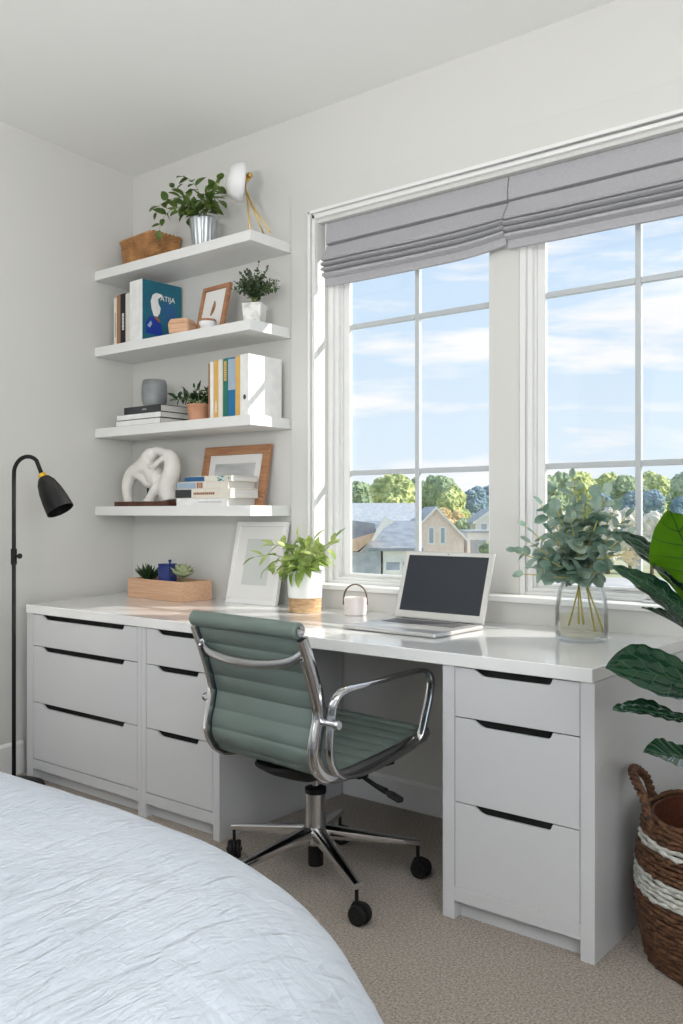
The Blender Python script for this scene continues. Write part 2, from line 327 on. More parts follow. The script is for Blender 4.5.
# casing around the windows
m = MB(); m.box(-2.566, -2.46, 2.862, WY, .826, 2.503).box(-2.46, -.62, 2.862, WY, 2.403, 2.503).box(-.62, -.515, 2.862, WY, .826, 2.503)
struct(m.build('trim_1', 'casing_paint', bevel=.002))
m = MB()
for (o, i, y) in ((0, .011, 2.848), (.011, .018, 2.862), (.018, .033, 2.854)):
    m.box(-2.46 + o, -2.46 + i, y, WY + .001, .848, 2.403 - o).box(-.622 - i, -.622 - o, y, WY + .001, .848, 2.403 - o)
    m.box(-2.46 + o, -.622 - o, y, WY + .001, 2.403 - i, 2.403 - o)
struct(m.build('trim_2', 'trim_paint', bevel=.0015))
m = MB(); m.box(-2.47, -.612, 2.846, 2.94, .828, .848); m.box(-2.427, -.655, 2.94, 3.08, .826, .848); struct(m.build('trim_3', 'trim_paint', bevel=.003))       # window stool
m = MB(); m.box(-1.647, -1.5285, 2.935, 3.05, .848, 2.355); struct(m.build('trim_4', 'casing_paint', bevel=.002))    # mullion post
def window(n, x0, x1, wl, wr, mx):
    e = thing('window_%d' % n, None, None, (0, 0, 0)); del_ = None; struct(e)
    z0, z1 = .848, 2.355
    m = MB()
    for k, (y, f, b) in enumerate(((2.943, .30, .012), (2.956, .52, .024), (2.974, .64, .030), (2.982, 1.0, .042))):
        l, r = wl * f, wr * f; p = (0, .30, .52, .64)[k]; pb = (0, .012, .024, .030)[k]
        xa, xb = x0 + wl * p, x1 - wr * p; za = z0 + pb; zt = z1 - pb
        m.box(xa, x0 + l, y, 2.999, za, zt); m.box(x1 - r, xb, y, 2.999, za, zt)
        m.box(x0 + l, x1 - r, y, 2.999, za, z0 + b); m.box(x0 + l, x1 - r, y, 2.999, z1 - b, zt)
    m.build('window_frame', 'trim_paint', e, bevel=.0015)
    gx0, gx1, gz0, gz1 = x0 + wl, x1 - wr, z0 + .042, z1 - .042
    m = MB(); m.box(mx - .0105, mx + .0105, 2.985, 3.004, gz0, gz1)
    for z in (1.311, 1.927): m.box(gx0, mx - .0105, 2.985, 3.004, z - .0105, z + .0105); m.box(mx + .0105, gx1, 2.985, 3.004, z - .0105, z + .0105)
    m.build('muntin', 'muntin_grey', e, bevel=.003)
    m = MB(); m.box(gx0 - .004, gx1 + .004, 2.993, 2.996, gz0 - .004, gz1 + .004); m.build('glass', 'window_glass', e)
    m = MB(); cx = (x0 + x1) / 2 + .05; m.box(cx - .03, cx + .03, 2.928, 2.944, .848, .858); m.tube([(cx - .02, 2.935, .86), (cx, 2.93, .868), (cx + .045, 2.925, .864)], .005, 8)
    m.build('crank_handle', 'chrome', e, smooth=True, auto=True)
    return e
window(1, -2.427, -1.647, .086, .020, -2.0025)
window(2, -1.5285, -.655, .082, .080, -1.1095)

# ================================================================== BUILT-IN DESK
m = MB()
m.prism([(-3.636, WY - .001), (-3.468, 2.165), (-.921, 2.165), (-.918, WY - .001)], lambda x, y: (x, y, .7135), lambda x, y: (x, y, .75))
tag(m.build('desk_worktop', 'desk_gloss', bevel=.003, seg=3), 'long glossy white worktop running under the window from wall to plant', 'desk top')
def cabinet(name, label, x0, x1, lp, rp, seams, sx0, sx1, FY=2.172, back=WY - .016):
    e = thing(name, label, 'drawer cabinet', ((x0 + x1) / 2, FY, 0), 0, 'drawer cabinets under the worktop')
    ox = (x0 + x1) / 2
    def B(mb, a, b, c, d, z0, z1): mb.box(a - ox, b - ox, c - FY, d - FY, z0, z1)
    m = MB(); zt = .713
    B(m, x0, x0 + lp, FY, back, .0, zt); B(m, x1 - rp, x1, FY, back, .0, zt)
    B(m, x0 + lp, x1 - rp, FY, back, .052, .093)
    B(m, x0 + lp, x1 - rp, back - .012, back, .093, zt - .001)
    m.build('body', 'cabinet_paint', e, bevel=.0015)
    m = MB(); B(m, x0 + lp + .0005, x1 - rp - .0005, FY + .035, FY + .05, .0, .0515); m.build('kick_board', 'cabinet_paint', e)
    a, b = x0 + lp + .002, x1 - rp - .002
    for i in range(3):
        zt_, zb = seams[i] - .0015, seams[i + 1] + .0015
        d = thing('drawer', None, None); d.parent = e
        s0, s1, h = sx0, sx1, .018
        poly = [(a, zb), (b, zb), (b, zt_), (s1 + .004, zt_), (s1 - .001, zt_ - h + .006), (s1 - .008, zt_ - h), (s0 + .030, zt_ - h), (s0 + .018, zt_ - h + .004), (s0 - .004, zt_), (a, zt_)]
        m = MB(); m.prism([(p[0] - ox, p[1]) for p in poly], lambda x, z: (x, 0.001, z), lambda x, z: (x, .011, z))
        m.build('drawer_front', 'cabinet_paint', d, bevel=.001)
        m = MB(); B(m, s0 - .01, s1 + .01, FY + .0115, FY + .045, zt_ - h - .012, zt_ - .0005)
        m.build('finger_pull', 'slot_black', d)
        tag(d.children[1] if len(d.children) > 1 else d, None)
        m = MB(); B(m, a + .01, b - .01, FY + .046, FY + .45, zb + .01, zt_ - .03); m.build('drawer_box', 'cabinet_paint', d)
    return e
cabinet('drawer_cabinet', 'wide light grey three drawer cabinet beside the black floor lamp', -3.473, -2.702, .046, .023, (.712, .577, .337, .095), -3.355, -2.812)
cabinet('drawer_cabinet', 'narrow light grey three drawer cabinet left of the green chair', -2.701, -2.281, .023, .033, (.712, .577, .337, .095), -2.615, -2.392)
cabinet('drawer_cabinet', 'light grey three drawer cabinet right of the chair, below the eucalyptus vase', -1.370, -.918, .039, .039, (.712, .571, .332, .092), -1.266, -1.037)

# ================================================================== SHELVES
SH = [2.298, 1.933, 1.545, 1.173]
names = ['topmost white floating shelf holding the wicker basket and metal bucket plant', 'white floating shelf holding the blue picture book, second from the top',
         'white floating shelf holding the grey vase and yellow spined books, third from the top', 'lowest white floating shelf holding the white sculpture']
for z, lb in zip(SH, names):
    m = MB(); m.prism([(-3.638, WY - .001), (-3.613, 2.623), (-2.573, 2.623), (-2.573, WY - .001)], lambda x, y: (x, y, z - .043), lambda x, y: (x, y, z))
    tag(m.build('floating_shelf', 'shelf_paint', bevel=.0015), lb, 'shelf', 'white floating shelves in the left alcove')

# ================================================================== ROMAN BLINDS
def blind(label, x0, x1, sag, seed):
    e = thing('roman_blind', label, 'window blind', ((x0 + x1) / 2, 2.90, 2.355), 0, 'linen roman blinds'); ox, oy, oz = e.location
    m = MB(); m.box(x0 - ox, x1 - ox, 2.900 - oy, 2.925 - oy, 2.275 - oz, 2.3545 - oz); m.build('headrail', 'blind_linen', e, bevel=.002)
    P = [(2.898, 2.352), (2.890, 2.31), (2.889, 2.268), (2.914, 2.263), (2.892, 2.256), (2.878, 2.225), (2.860, 2.195), (2.853, 2.182), (2.858, 2.174), (2.876, 2.172), (2.856, 2.165), (2.849, 2.156), (2.858, 2.149),
         (2.878, 2.148), (2.857, 2.139), (2.850, 2.131), (2.860, 2.125), (2.880, 2.123), (2.860, 2.112), (2.860, 2.102), (2.874, 2.096), (2.886, 2.092), (2.885, 2.075), (2.885, 2.056)]
    P = [(y, z if z > 2.262 else 2.262 - (2.262 - z) * .84) for y, z in P]
    prof = [(y, z, 1) for y, z in P] + [(max(2.896, y + .014), z, 0) if z < 2.24 else (2.926, z, 0) for y, z in reversed(P[4:])] 
    bm = m2 = MB(); n = 60; rings = []
    for i in range(n + 1):
        t = i / n; x = x0 + (x1 - x0) * t; ring = []
        edge = max(0, 1 - min(t, 1 - t) * 14)
        for k, (y, z, fr) in enumerate(prof):
            q = max(0, min(1, (2.262 - z) / .16))
            dz = -sag * sin(pi * t) * q + .004 * noise.noise(V(x * 3, z * 9, seed)) * (1 if q else 0)
            if sag > .005: dz += .035 * max(0, (t - .72) / .28) ** 2 * (q if q else 0) * 0.5
            dy = (.006 * noise.noise(V(x * 4, z * 6, seed + 5)) if q else 0)
            ring.append(m2.bm.verts.new((x - ox, min(y + dy, 2.928) - oy, z + dz - oz)))
        rings.append(ring)
    K = len(prof)
    for a, b in zip(rings, rings[1:]):
        for j in range(K - 1): m2.bm.faces.new([a[j], a[j + 1], b[j + 1], b[j]])
        m2.bm.faces.new([a[K - 1], a[0], b[0], b[K - 1]])
    m2.bm.faces.new(rings[0]); m2.bm.faces.new(rings[-1][::-1])
    m2.build('fabric', 'blind_linen', e, smooth=True, auto=True)
    if seed > 2: return e
    m = MB(); m.box(x0 - ox - .012, x0 - ox - .004, 2.898 - oy, 2.93 - oy, 2.24 - oz, 2.3545 - oz); m.build('bracket', 'trim_paint', e)
    return e
blind('grey linen roman blind over the left window, beside the shelves', -2.395, -1.550, .006, 1.0)
blind('grey linen roman blind over the right window, cut off by the picture edge', -1.546, -.672, .003, 4.0)
# ================================================================== OFFICE CHAIR
def make_chair():
    e = thing('office_chair', 'sage green ribbed leather swivel chair with chrome frame and castors', 'office chair', (-1.813, 2.137, 0), 1.501 - pi / 2)
    path = crom([(0, -.292, .820), (0, -.258, .738), (0, -.228, .655), (0, -.212, .585), (0, -.226, .525), (0, -.232, .470), (0, -.200, .420), (0, -.125, .402), (0, -.02, .410), (0, .10, .424), (0, .21, .440), (0, .262, .446)], 14)
    n = 300; P, total = resample(path, n)
    nr = []
    for i in range(n):
        d = (P[min(i + 1, n - 1)] - P[max(i - 1, 0)]).normalized(); nr.append(V(0, -d.z, d.y) if True else d)
    # normal pointing to the sitter's side: for back portion +y
    for i in range(n):
        if nr[i].y < 0 and P[i].z > .5: nr[i] = -nr[i]
    sgn = 1 if nr[20].y > 0 else -1
    nr = []
    for i in range(n):
        d = (P[min(i + 1, n - 1)] - P[max(i - 1, 0)]).normalized(); v = V(0, -d.z, d.y); nr.append(v if v.y > 0 or P[i].z < .5 else -v)
    for i in range(1, n):
        if nr[i].dot(nr[i - 1]) < 0: nr[i] = -nr[i]
    pitch = .0555; hw = .219
    m = MB(); rows = []
    for i in range(n):
        s = total * i / (n - 1); r = abs(sin(pi * (s - .018) / pitch)) ** .6; t = .0045 + .0075 * r
        row = []
        for x, k in ((-hw, .35), (-hw + .012, 1), (0, 1), (hw - .012, 1), (hw, .35)): row.append(m.bm.verts.new(P[i] + nr[i] * t * k + V(x, 0, 0)))
        for x, k in ((hw, .35), (hw - .012, 1), (0, 1), (-hw + .012, 1), (-hw, .35)): row.append(m.bm.verts.new(P[i] - nr[i] * t * k + V(x, 0, 0)))
        rows.append(row)
    for a, b in zip(rows, rows[1:]):
        for j in range(10): m.bm.faces.new([a[j], a[(j + 1) % 10], b[(j + 1) % 10], b[j]])
    m.bm.faces.new(rows[0][::-1]); m.bm.faces.new(rows[-1])
    m.build('upholstery', 'green_leather', e, smooth=True, auto=True)
    for nm, q, r in (('top_roll', P[0] + V(0, -.004, .004), .0235), ('seat_roll', P[-1] + V(0, .004, 0), .021)):
        m = MB(); m.lathe([(r * .8, -.230), (r, -.224), (r, .224), (r * .8, .230)], q, 28, Matrix.Rotation(pi / 2, 3, 'Y')); ro = m.build(nm, 'green_leather', e, smooth=True, auto=True)
        for s in (-1, 1):
            m = MB(); m.lathe([(r * .62, 0), (r * .62, .004), (r * .3, .005), (r * .3, .003), (0, .003)], q + V(s * .230, 0, 0), 20, Matrix.Rotation(s * pi / 2, 3, 'Y')); m.build('end_cap', 'chrome', ro, smooth=True, auto=True)
    def bar(pp, xs, wd, th, name, mt='chrome', parent=e, xoff=None, bev=.003, twist=None):
        pts, _ = resample([Vector(p) for p in pp], max(24, len(pp)))
        m = MB(); R = []
        for i, p in enumerate(pts):
            d = (pts[min(i + 1, len(pts) - 1)] - pts[max(i - 1, 0)]).normalized(); sd = V(1, 0, 0); nn = d.cross(sd).normalized()
            sd = nn.cross(d).normalized()
            ring = []
            for k in range(12):
                a = 2 * pi * k / 12; ca, sa = cos(a), sin(a)
                ring.append(m.bm.verts.new(p + sd * (wd / 2 * (abs(ca) ** .5) * (1 if ca > 0 else -1)) + nn * (th / 2 * (abs(sa) ** .5) * (1 if sa > 0 else -1))))
            R.append(ring)
        for a, b in zip(R, R[1:]):
            for j in range(12): m.bm.faces.new([a[j], a[(j + 1) % 12], b[(j + 1) % 12], b[j]])
        m.bm.faces.new(R[0][::-1]); m.bm.faces.new(R[-1])
        return m.build(name, mt, parent, smooth=True, auto=True)
    for s in (-1, 1):
        sp = [p + nr[i] * -.004 for i, p in enumerate(P)][6:]
        f = bar([p + V(s * .231, 0, 0) for p in sp][::5], 0, .020, .034, 'side_frame')
        b2 = bar([p + V(s * .2225, 0, 0) - nr[i + 6] * .012 for i, p in enumerate(sp)][::5][4:44], 0, .009, .020, 'inner_rail', 'chrome', f)
        # arm loop
        A = crom([(s * .262, -.205, .585), (s * .268, -.200, .625), (s * .275, -.165, .652), (s * .280, -.05, .657), (s * .280, .10, .663), (s * .280, .185, .662), (s * .279, .218, .640), (s * .277, .222, .590), (s * .272, .205, .52),
                  (s * .268, .188, .465), (s * .262, .160, .437), (s * .255, .10, .418), (s * .25, .0, .400), (s * .25, -.10, .395), (s * .252, -.165, .410), (s * .256, -.205, .455), (s * .259, -.212, .52), (s * .262, -.205, .585)], 6)
        a = bar(A, 0, .026, .013, 'armrest')
        m = MB(); m.cyl((s * .225, -.206, .562), (s * .285, -.206, .562), .011, n=16); m.cyl((s * .285, -.206, .562), (s * .292, -.206, .562), .014, .011, n=16); m.build('clamp', 'chrome', a, smooth=True, auto=True)
        m = MB(); m.cyl((s * .235, .195, .445), (s * .27, .195, .450), .008, n=12); m.build('clamp', 'chrome', a, smooth=True, auto=True)
    # back brace
    br = crom([(-.226, -.262, .752), (-.18, -.283, .728), (-.09, -.296, .716), (0, -.300, .714), (.09, -.300, .718), (.18, -.292, .735), (.226, -.272, .765)], 8)
    m = MB(); R = []
    for i, p in enumerate(br):
        ring = [m.bm.verts.new(p + V(0, .006 * cos(a), .0125 * sin(a))) for a in [2 * pi * k / 12 for k in range(12)]]; R.append(ring)
    for a, b in zip(R, R[1:]):
        for j in range(12): m.bm.faces.new([a[j], a[(j + 1) % 12], b[(j + 1) % 12], b[j]])
    m.bm.faces.new(R[0][::-1]); m.bm.faces.new(R[-1]); m.build('back_brace', 'brace_metal', e, smooth=True, auto=True)
    # seat mechanism
    m = MB(); m.lathe([(.03, .318), (.07, .335), (.125, .362), (.16, .388), (.155, .396), (0, .398)], (0, -.02, 0), 32, None, .85, 1.25); m.box(-.235, .235, -.06, -.02, .372, .388); m.box(-.235, .235, .06, .10, .385, .400)
    m.build('tilt_mechanism', 'black_plastic', e, smooth=True, auto=True)
    m = MB(); m.tube([(.13, -.03, .382), (.20, -.025, .375), (.262, -.02, .352), (.30, -.018, .343)], [.006, .006, .007, .010], 10); m.lathe([(.008, 0), (.016, .02), (.015, .055), (.006, .062)], (.30, -.018, .343), 14, Matrix.Rotation(radians(105), 3, 'Y'), .55, 1)
    m.build('lever', 'black_plastic', e, smooth=True, auto=True)
    m = MB(); m.cyl((.12, -.07, .386), (.122, -.08, .36), .005, n=8); m.build('lever', 'black_plastic', e)
    m = MB(); m.cyl((0, 0, .285), (0, 0, .345), .013, n=20); m.build('gas_lift', 'chrome', e, smooth=True, auto=True)
    m = MB(); m.lathe([(.032, .165), (.032, .282), (.0, .2825)], (0, 0, 0), 28); m.build('column', 'brushed_steel', e, smooth=True, auto=True)
    m = MB(); m.lathe([(.033, .272), (.034, .276), (.034, .288), (.02, .294), (0, .294)], (0, 0, 0), 28); m.build('column_collar', 'black_plastic', e, smooth=True, auto=True)
    m = MB(); m.lathe([(.034, .115), (.042, .125), (.042, .158), (.033, .170), (0, .171)], (0, 0, 0), 28); m.build('hub', 'chrome', e, smooth=True, auto=True)
    m = MB(); m.cyl((0, 0, .048), (0, 0, .118), .024, n=24); m.build('hub_plug', 'black_plastic', e, smooth=True, auto=True)
    a0 = 3.265 - (1.501 - pi / 2)
    for k in range(5):
        a = a0 + k * 2 * pi / 5; d = V(cos(a), sin(a), 0); sd = V(-sin(a), cos(a), 0); m = MB(); R = []
        for t in [i / 10 for i in range(11)]:
            r = .03 + t * .298; z = .148 - .044 * t; hw_, hh = .025 - .014 * t, .024 - .014 * t
            ring = []
            for j in range(12):
                q = 2 * pi * j / 12; cq, sq = cos(q), sin(q)
                ring.append(m.bm.verts.new(d * r + V(0, 0, z) + sd * (hw_ * (abs(cq) ** .7) * (1 if cq > 0 else -1)) + V(0, 0, hh * (abs(sq) ** .7) * (1 if sq > 0 else -1) * (1.0 if sq > 0 else .8))))
            R.append(ring)
        for p, q in zip(R, R[1:]):
            for j in range(12): m.bm.faces.new([p[j], p[(j + 1) % 12], q[(j + 1) % 12], q[j]])
        m.bm.faces.new(R[0][::-1]); m.bm.faces.new(R[-1]); lg = m.build('leg', 'chrome', e, smooth=True, auto=True)
        tip = d * .322; w_ = a + (.6, 1.2, 2.1, .9, -.5)[k]; ax = V(cos(w_), sin(w_), 0); cc = tip + ax.cross(V(0, 0, 1)) * .012 + V(0, 0, .029)
        m = MB(); m.cyl(tip + V(0, 0, .054), tip + V(0, 0, .104), .0055, n=10)
        for s in (-1, 1):
            m.lathe([(.012, -.009), (.0265, -.008), (.029, -.003), (.029, .003), (.0265, .008), (.012, .009)], cc + ax * (s * .0135), 22, ax.to_track_quat('Z', 'Y').to_matrix())
        m.cyl(cc - ax * .026, cc + ax * .026, .006, n=10)
        m.lathe([(.029, -.004), (.033, -.003), (.033, .003), (.029, .004)], cc + V(0, 0, .003), 22, ax.to_track_quat('Z', 'Y').to_matrix())
        m.box(tip.x - .008, tip.x + .008, tip.y - .008, tip.y + .008, .048, .060)
        m.build('castor', 'black_plastic', lg, smooth=True, auto=True)
    return e
make_chair()

# ================================================================== FLOOR LAMP
e = thing('floor_lamp', 'slim black arched floor lamp with cone shade and yellow collar', 'floor lamp', (-3.372, 2.05, 0))
m = MB(); m.lathe([(.122, 0), (.124, .010), (.118, .022), (.085, .034), (.02, .042), (0, .042)], (.0, 0, 0), 40); m.build('base', 'black_metal', e, smooth=True, auto=True)
ld = V(.84, .30, 0)
pts = [V(0, 0, .03), V(0, 0, .6), V(0, 0, 1.2), V(0, 0, 1.285)] + [V(0, 0, 1.304) + ld * (.076 * (1 - cos(a))) + V(0, 0, .070 * sin(a)) for a in [radians(d) for d in range(10, 135, 12)]]
pts.append(pts[-1] + ld * .030 + V(0, 0, -.058))
end = pts[-1]
m = MB(); m.tube(pts, .0085, 14); m.build('pole', 'black_metal', e, smooth=True)
m = MB(); m.cyl((0, 0, .93), (0, 0, .995), .0125, n=16); m.cyl((0, 0, .965), (.024, .008, .965), .006, n=10); m.cyl((.024, .008, .965), (.032, .011, .965), .011, n=12); m.build('height_clamp', 'black_metal', e, smooth=True, auto=True)
sd_ = (ld * .58 + V(0, 0, -.85)).normalized(); rot = sd_.to_track_quat('Z', 'Y').to_matrix()
m = MB(); m.lathe([(.011, -.004), (.0165, .0), (.0175, .010), (.015, .018), (0, .018)], end, 20, rot); m.build('collar', 'yellow_band', e, smooth=True, auto=True)
m = MB(); m.lathe([(.014, .012), (.024, .018), (.037, .040), (.047, .078), (.053, .122), (.0565, .172), (.055, .172), (.050, .115), (.044, .075), (.034, .042), (.02, .022), (.008, .018)], end, 36, rot); sh = m.build('lamp_shade', 'black_metal', e, smooth=True, auto=True)
m = MB(); m.ball(end + sd_ * .085, .022, 14); m.cyl(end + sd_ * .02, end + sd_ * .07, .012, n=12); m.build('bulb', 'white_ceramic', sh, smooth=True)

# ================================================================== BED
e = thing('bed', 'low bed in the foreground covered by the pale cotton cover', 'bed', (-1.6, 0.0, 0))
m = MB(); m.box(-.80, .60, -.94, .86, .05, .30); m.build('bed_base', 'mattress_cloth', e, bevel=.01)
m = MB(); m.prism([(-.92, -.94), (.70, -.94), (.76, .72), (.70, .86), (.60, .94), (.46, .98), (-.62, .98), (-.76, .94), (-.86, .86), (-.92, .72)], lambda x, y: (x, y, .302), lambda x, y: (x, y, .545)); m.build('mattress', 'mattress_cloth', e, bevel=.04, seg=3)
for x, y in ((-.72, -.86), (.52, -.86), (-.72, .78), (.56, .78)):
    m = MB(); m.cyl((x, y, 0), (x, y, .052), .03, n=16); m.build('leg', 'walnut', e)
BX0, BX1, BY0, BY1, BZ, BR, CR = -2.92, -.487, -1.24, 1.175, .620, .26, .70
def duvet():
    m = MB(); nx, ny = 230, 260; F_ = CR - BR; ext = F_ + BR * pi / 2 + .16; g = []
    ix0, ix1, iy0, iy1 = BX0 + CR, BX1 - CR, BY0 + CR, BY1 - CR
    for j in range(ny + 1):
        row = []; pv = iy0 - ext + (iy1 - iy0 + 2 * ext) * j / ny
        for i in range(nx + 1):
            pu = ix0 - ext + (ix1 - ix0 + 2 * ext) * i / nx
            cx, cy_ = min(max(pu, ix0), ix1), min(max(pv, iy0), iy1); dx, dy = pu - cx, pv - cy_; ee = hypot(dx, dy)
            if ee > 1e-9: ux, uy = dx / ee, dy / ee
            else: ux = uy = 0
            em = max(0, min(ee, ext * 1.05) - F_); a = min(em / BR, pi / 2); off = min(ee, F_) + BR * sin(a); drop = BR * (1 - cos(a)) + max(0, em - BR * pi / 2)
            out_ = max(0, em - BR * .9)
            fold = .018 * sin((pu * uy - pv * ux) * 26 + 2 * noise.noise(V(pu * 3, pv * 3, 0))) * min(1, out_ / .2)
            q = V(pu, pv, 0)
            rid = noise.noise(V(pu * 5.0 + pv * 2.2, pv * 17 - pu * 4, 2)); big = noise.noise(V(pu * 2.0, pv * 2.2, 7))
            fine = 1 - abs(noise.noise(V(pu * 9 + pv * 5, pv * 34 - pu * 11, 4))); fine2 = noise.noise(V(pu * 60, pv * 16, 9))
            wz = max(0, min(1, (pu - pv * .5 + 1.35) * 1.2)); hh = .012 * big + (.003 + .005 * wz) * rid + (.003 + .007 * wz) * fine + .0008 * fine2
            nx_, nz_ = sin(a), cos(a)
            row.append(m.bm.verts.new((cx + ux * (off + fold + hh * nx_), cy_ + uy * (off + fold + hh * nx_), BZ - drop + hh * nz_)))
        g.append(row)
    for j in range(ny):
        for i in range(nx): m.bm.faces.new([g[j][i], g[j][i + 1], g[j + 1][i + 1], g[j + 1][i]])
    o = m.build('duvet', 'cotton', None, smooth=True)
    tag(o, 'pale blue white crinkled cotton cover spread over the foreground bed', 'duvet')
duvet()

# ================================================================== LAPTOP
e = thing('laptop', 'open silver laptop with dark screen on the white worktop', 'laptop', (-1.707, 2.52, .75), radians(-1.5))
m = MB(); m.box(-.188, .188, -.145, .145, .0015, .015); ba = m.build('base', 'silver_case', e, bevel=.005, seg=3)
m = MB()
for r in range(5):
    for c in range(13): m.box(-.150 + c * .0232, -.150 + c * .0232 + .0205, .020 + r * .0195, .020 + r * .0195 + .0168, .0151, .0165)
m.build('keyboard', 'keys_dark', ba)
m = MB(); m.box(-.055, .055, -.115, -.035, .0151, .0157); m.build('trackpad', 'silver_case', ba, bevel=.001)
lid = thing('lid', None, None, (0, .143, .014)); lid.parent = e; lid.rotation_euler = (radians(-18), 0, 0)
m = MB(); m.box(-.188, .188, 0, .006, .003, .252); m.build('lid_shell', 'silver_case', lid, bevel=.004, seg=3)
m = MB(); m.box(-.184, .184, -.0012, .0, .008, .248); m.build('bezel', 'laptop_bezel', lid)
m = MB(); m.box(-.168, .168, -.0022, -.0013, .030, .236); m.build('screen', 'screen', lid)
m = MB(); m.cyl((0, -.0013, .242), (0, -.0025, .242), .002, n=10); m.build('camera_lens', 'slot_black', lid)
m = MB(); m.cyl((-.15, .143, .012), (.15, .143, .012), .0055, n=12); m.build('hinge', 'keys_dark', e, smooth=True)

# ================================================================== FRAMES
def frame(label, x, y, z, w_, h, lean, rz, border, fm, matw, pic, art=None, name='picture_frame', depth=.018):
    e = thing(name, label, 'picture frame', (x, y, z), rz, None)
    g = bpy.data.objects.new('leaning_frame', None)
    bpy.data.objects.remove(g)
    R = Matrix.Rotation(-lean, 4, 'X')
    def tr(o): o.data.transform(R); return o
    m = MB(); b = border; D = depth
    for a in ((-w_ / 2, w_ / 2, 0, b), (-w_ / 2, w_ / 2, h - b, h), (-w_ / 2, -w_ / 2 + b, b, h - b), (w_ / 2 - b, w_ / 2, b, h - b)): m.box(a[0], a[1], 0, D, a[2] + .0005, a[3])
    tr(m.build('frame_border', fm, e, bevel=.0015))
    m = MB(); m.box(-w_ / 2 + b, w_ / 2 - b, .007, .012, b, h - b); tr(m.build('mat_board', 'mat_board', e))
    m = MB(); mw = matw; m.box(-w_ / 2 + b + mw, w_ / 2 - b - mw, .0055, .0069, b + mw * 1.15, h - b - mw); tr(m.build('print', pic, e))
    if art: tr(art(MB(), w_, h).build('drawing', 'print_brown', e))
    return e
frame('large white frame with wide mat leaning on the alcove wall, on the worktop', -2.722, 2.768, .75, .298, .362, radians(12.5), 0, .020, 'trim_paint', .055, 'print_pale')
frame('wide oak frame with pale landscape print leaning behind the flat stack of blue books', -2.878, 2.795, 1.173, .412, .275, radians(11), radians(0), .040, 'oak', .040, 'print_grey')
def feather(m, w_, h):
    rows = []
    for i in range(9):
        t = i / 8; cx = .012 * sin(t * 2.2) - .006; ww = .011 * sin(pi * (.12 + .8 * t)) ; z = h * .36 + t * .068
        rows.append([m.bm.verts.new((cx - ww + s * ww, yy, z)) for s, yy in ((0, .0052), (2, .0052))] + [m.bm.verts.new((cx + ww, .0040, z)), m.bm.verts.new((cx - ww, .0040, z))])
    for a, b in zip(rows, rows[1:]):
        for j in range(4): m.bm.faces.new([a[j], a[(j + 1) % 4], b[(j + 1) % 4], b[j]])
    m.bm.faces.new(rows[0]); m.bm.faces.new(rows[-1][::-1]); return m
frame('small oak frame with a brown feather print beside the textured white pot', -2.910, 2.700, 1.933, .185, .220, radians(13), radians(-4), .020, 'oak', .004, 'mat_board', feather)

# ================================================================== BOOKS
def book(label, loc, t, h, d, cover, group, rz=0, flat=False, spine=None, cover2=None, text=None, art=None):
    """upright: spine faces -Y, thickness t along X, depth d along +Y. flat: spine still faces -Y, t is the height, h runs along X."""
    e = thing('book', label, 'book', loc, rz, group)
    X, Y, Z = (h, d, t) if flat else (t, d, h)
    def bx(mb, x0, x1, y0, y1, z0, z1): mb.box(x0, x1, y0, y1, z0, z1)
    m = MB(); c = .0022
    if flat:
        m.box(0, X, 0, Y, 0, c); m.box(0, X, 0, Y, Z - c, Z); m.box(0, X, 0, c, c, Z - c)
    else:
        m.box(0, c, 0, Y, 0, Z); m.box(X - c, X, 0, Y, 0, Z); m.box(c, X - c, 0, c, 0, Z)
    m.build('cover', cover, e, bevel=.0008)
    m = MB(); i = .003
    if flat: m.box(i, X - i, c, Y - i, c, Z - c)
    else: m.box(c, X - c, c, Y - i, i, Z - i)
    m.build('pages', 'paper', e)
    if spine:
        m = MB(); random.seed(int(abs(loc[0]) * 977 + t * 9999))
        for (a, b, wf) in spine[1]:
            if flat:
                x = a * X
                while x < b * X: l = random.uniform(.004, .012); m.box(x, min(x + l, b * X), -.0006, 0, Z * (.5 - wf / 2), Z * (.5 + wf / 2)); x += l + .0025
            else:
                z = a * Z
                while z < b * Z: l = random.uniform(.003, .009); m.box(X * (.5 - wf / 2), X * (.5 + wf / 2), -.0006, 0, z, min(z + l, b * Z)); z += l + .002
        m.build('spine_print', spine[0], e)
    if cover2:
        m = MB()
        mt, (a0, a1) = cover2
        if flat: m.box(a0 * X, a1 * X, -.0008, 0, .0022, Z - .0022)
        else: m.box(.0005, X - .0005, -.0008, 0, a0 * Z, a1 * Z)
        m.build('spine_panel', mt, e)
    return e
g2, g3s, g3f, g4 = 'upright books on the second shelf', 'upright books on the third shelf', 'books lying flat on the third shelf', 'books lying flat on the lowest shelf'
z2, z3, z4 = SH[1], SH[2], SH[3]
book('slim cream book at the far left end of the second shelf', (-3.536, 2.675, z2), .026, .236, .17, 'cover_cream', g2, spine=('cover_grey', [(.2, .7, .3)]))
book('tan brown book between the cream and the black book', (-3.509, 2.672, z2), .032, .245, .17, 'cover_tan', g2)
book('black spined book with white lettering on the second shelf', (-3.476, 2.668, z2), .040, .245, .175, 'cover_ink', g2, spine=('cover_white', [(.3, .62, .35)]))
book('slim pale grey book leaning beside the large blue picture book', (-3.435, 2.666, z2), .031, .240, .18, 'cover_cream', g2)
bb = book('large blue cover picture book with thick white spine', (-3.372, 2.642, z2), .100, .280, .220, 'cover_teal', g2, rz=radians(-4), spine=('cover_grey', [(.12, .82, .30)]), cover2=('cover_white', (0, 1)))
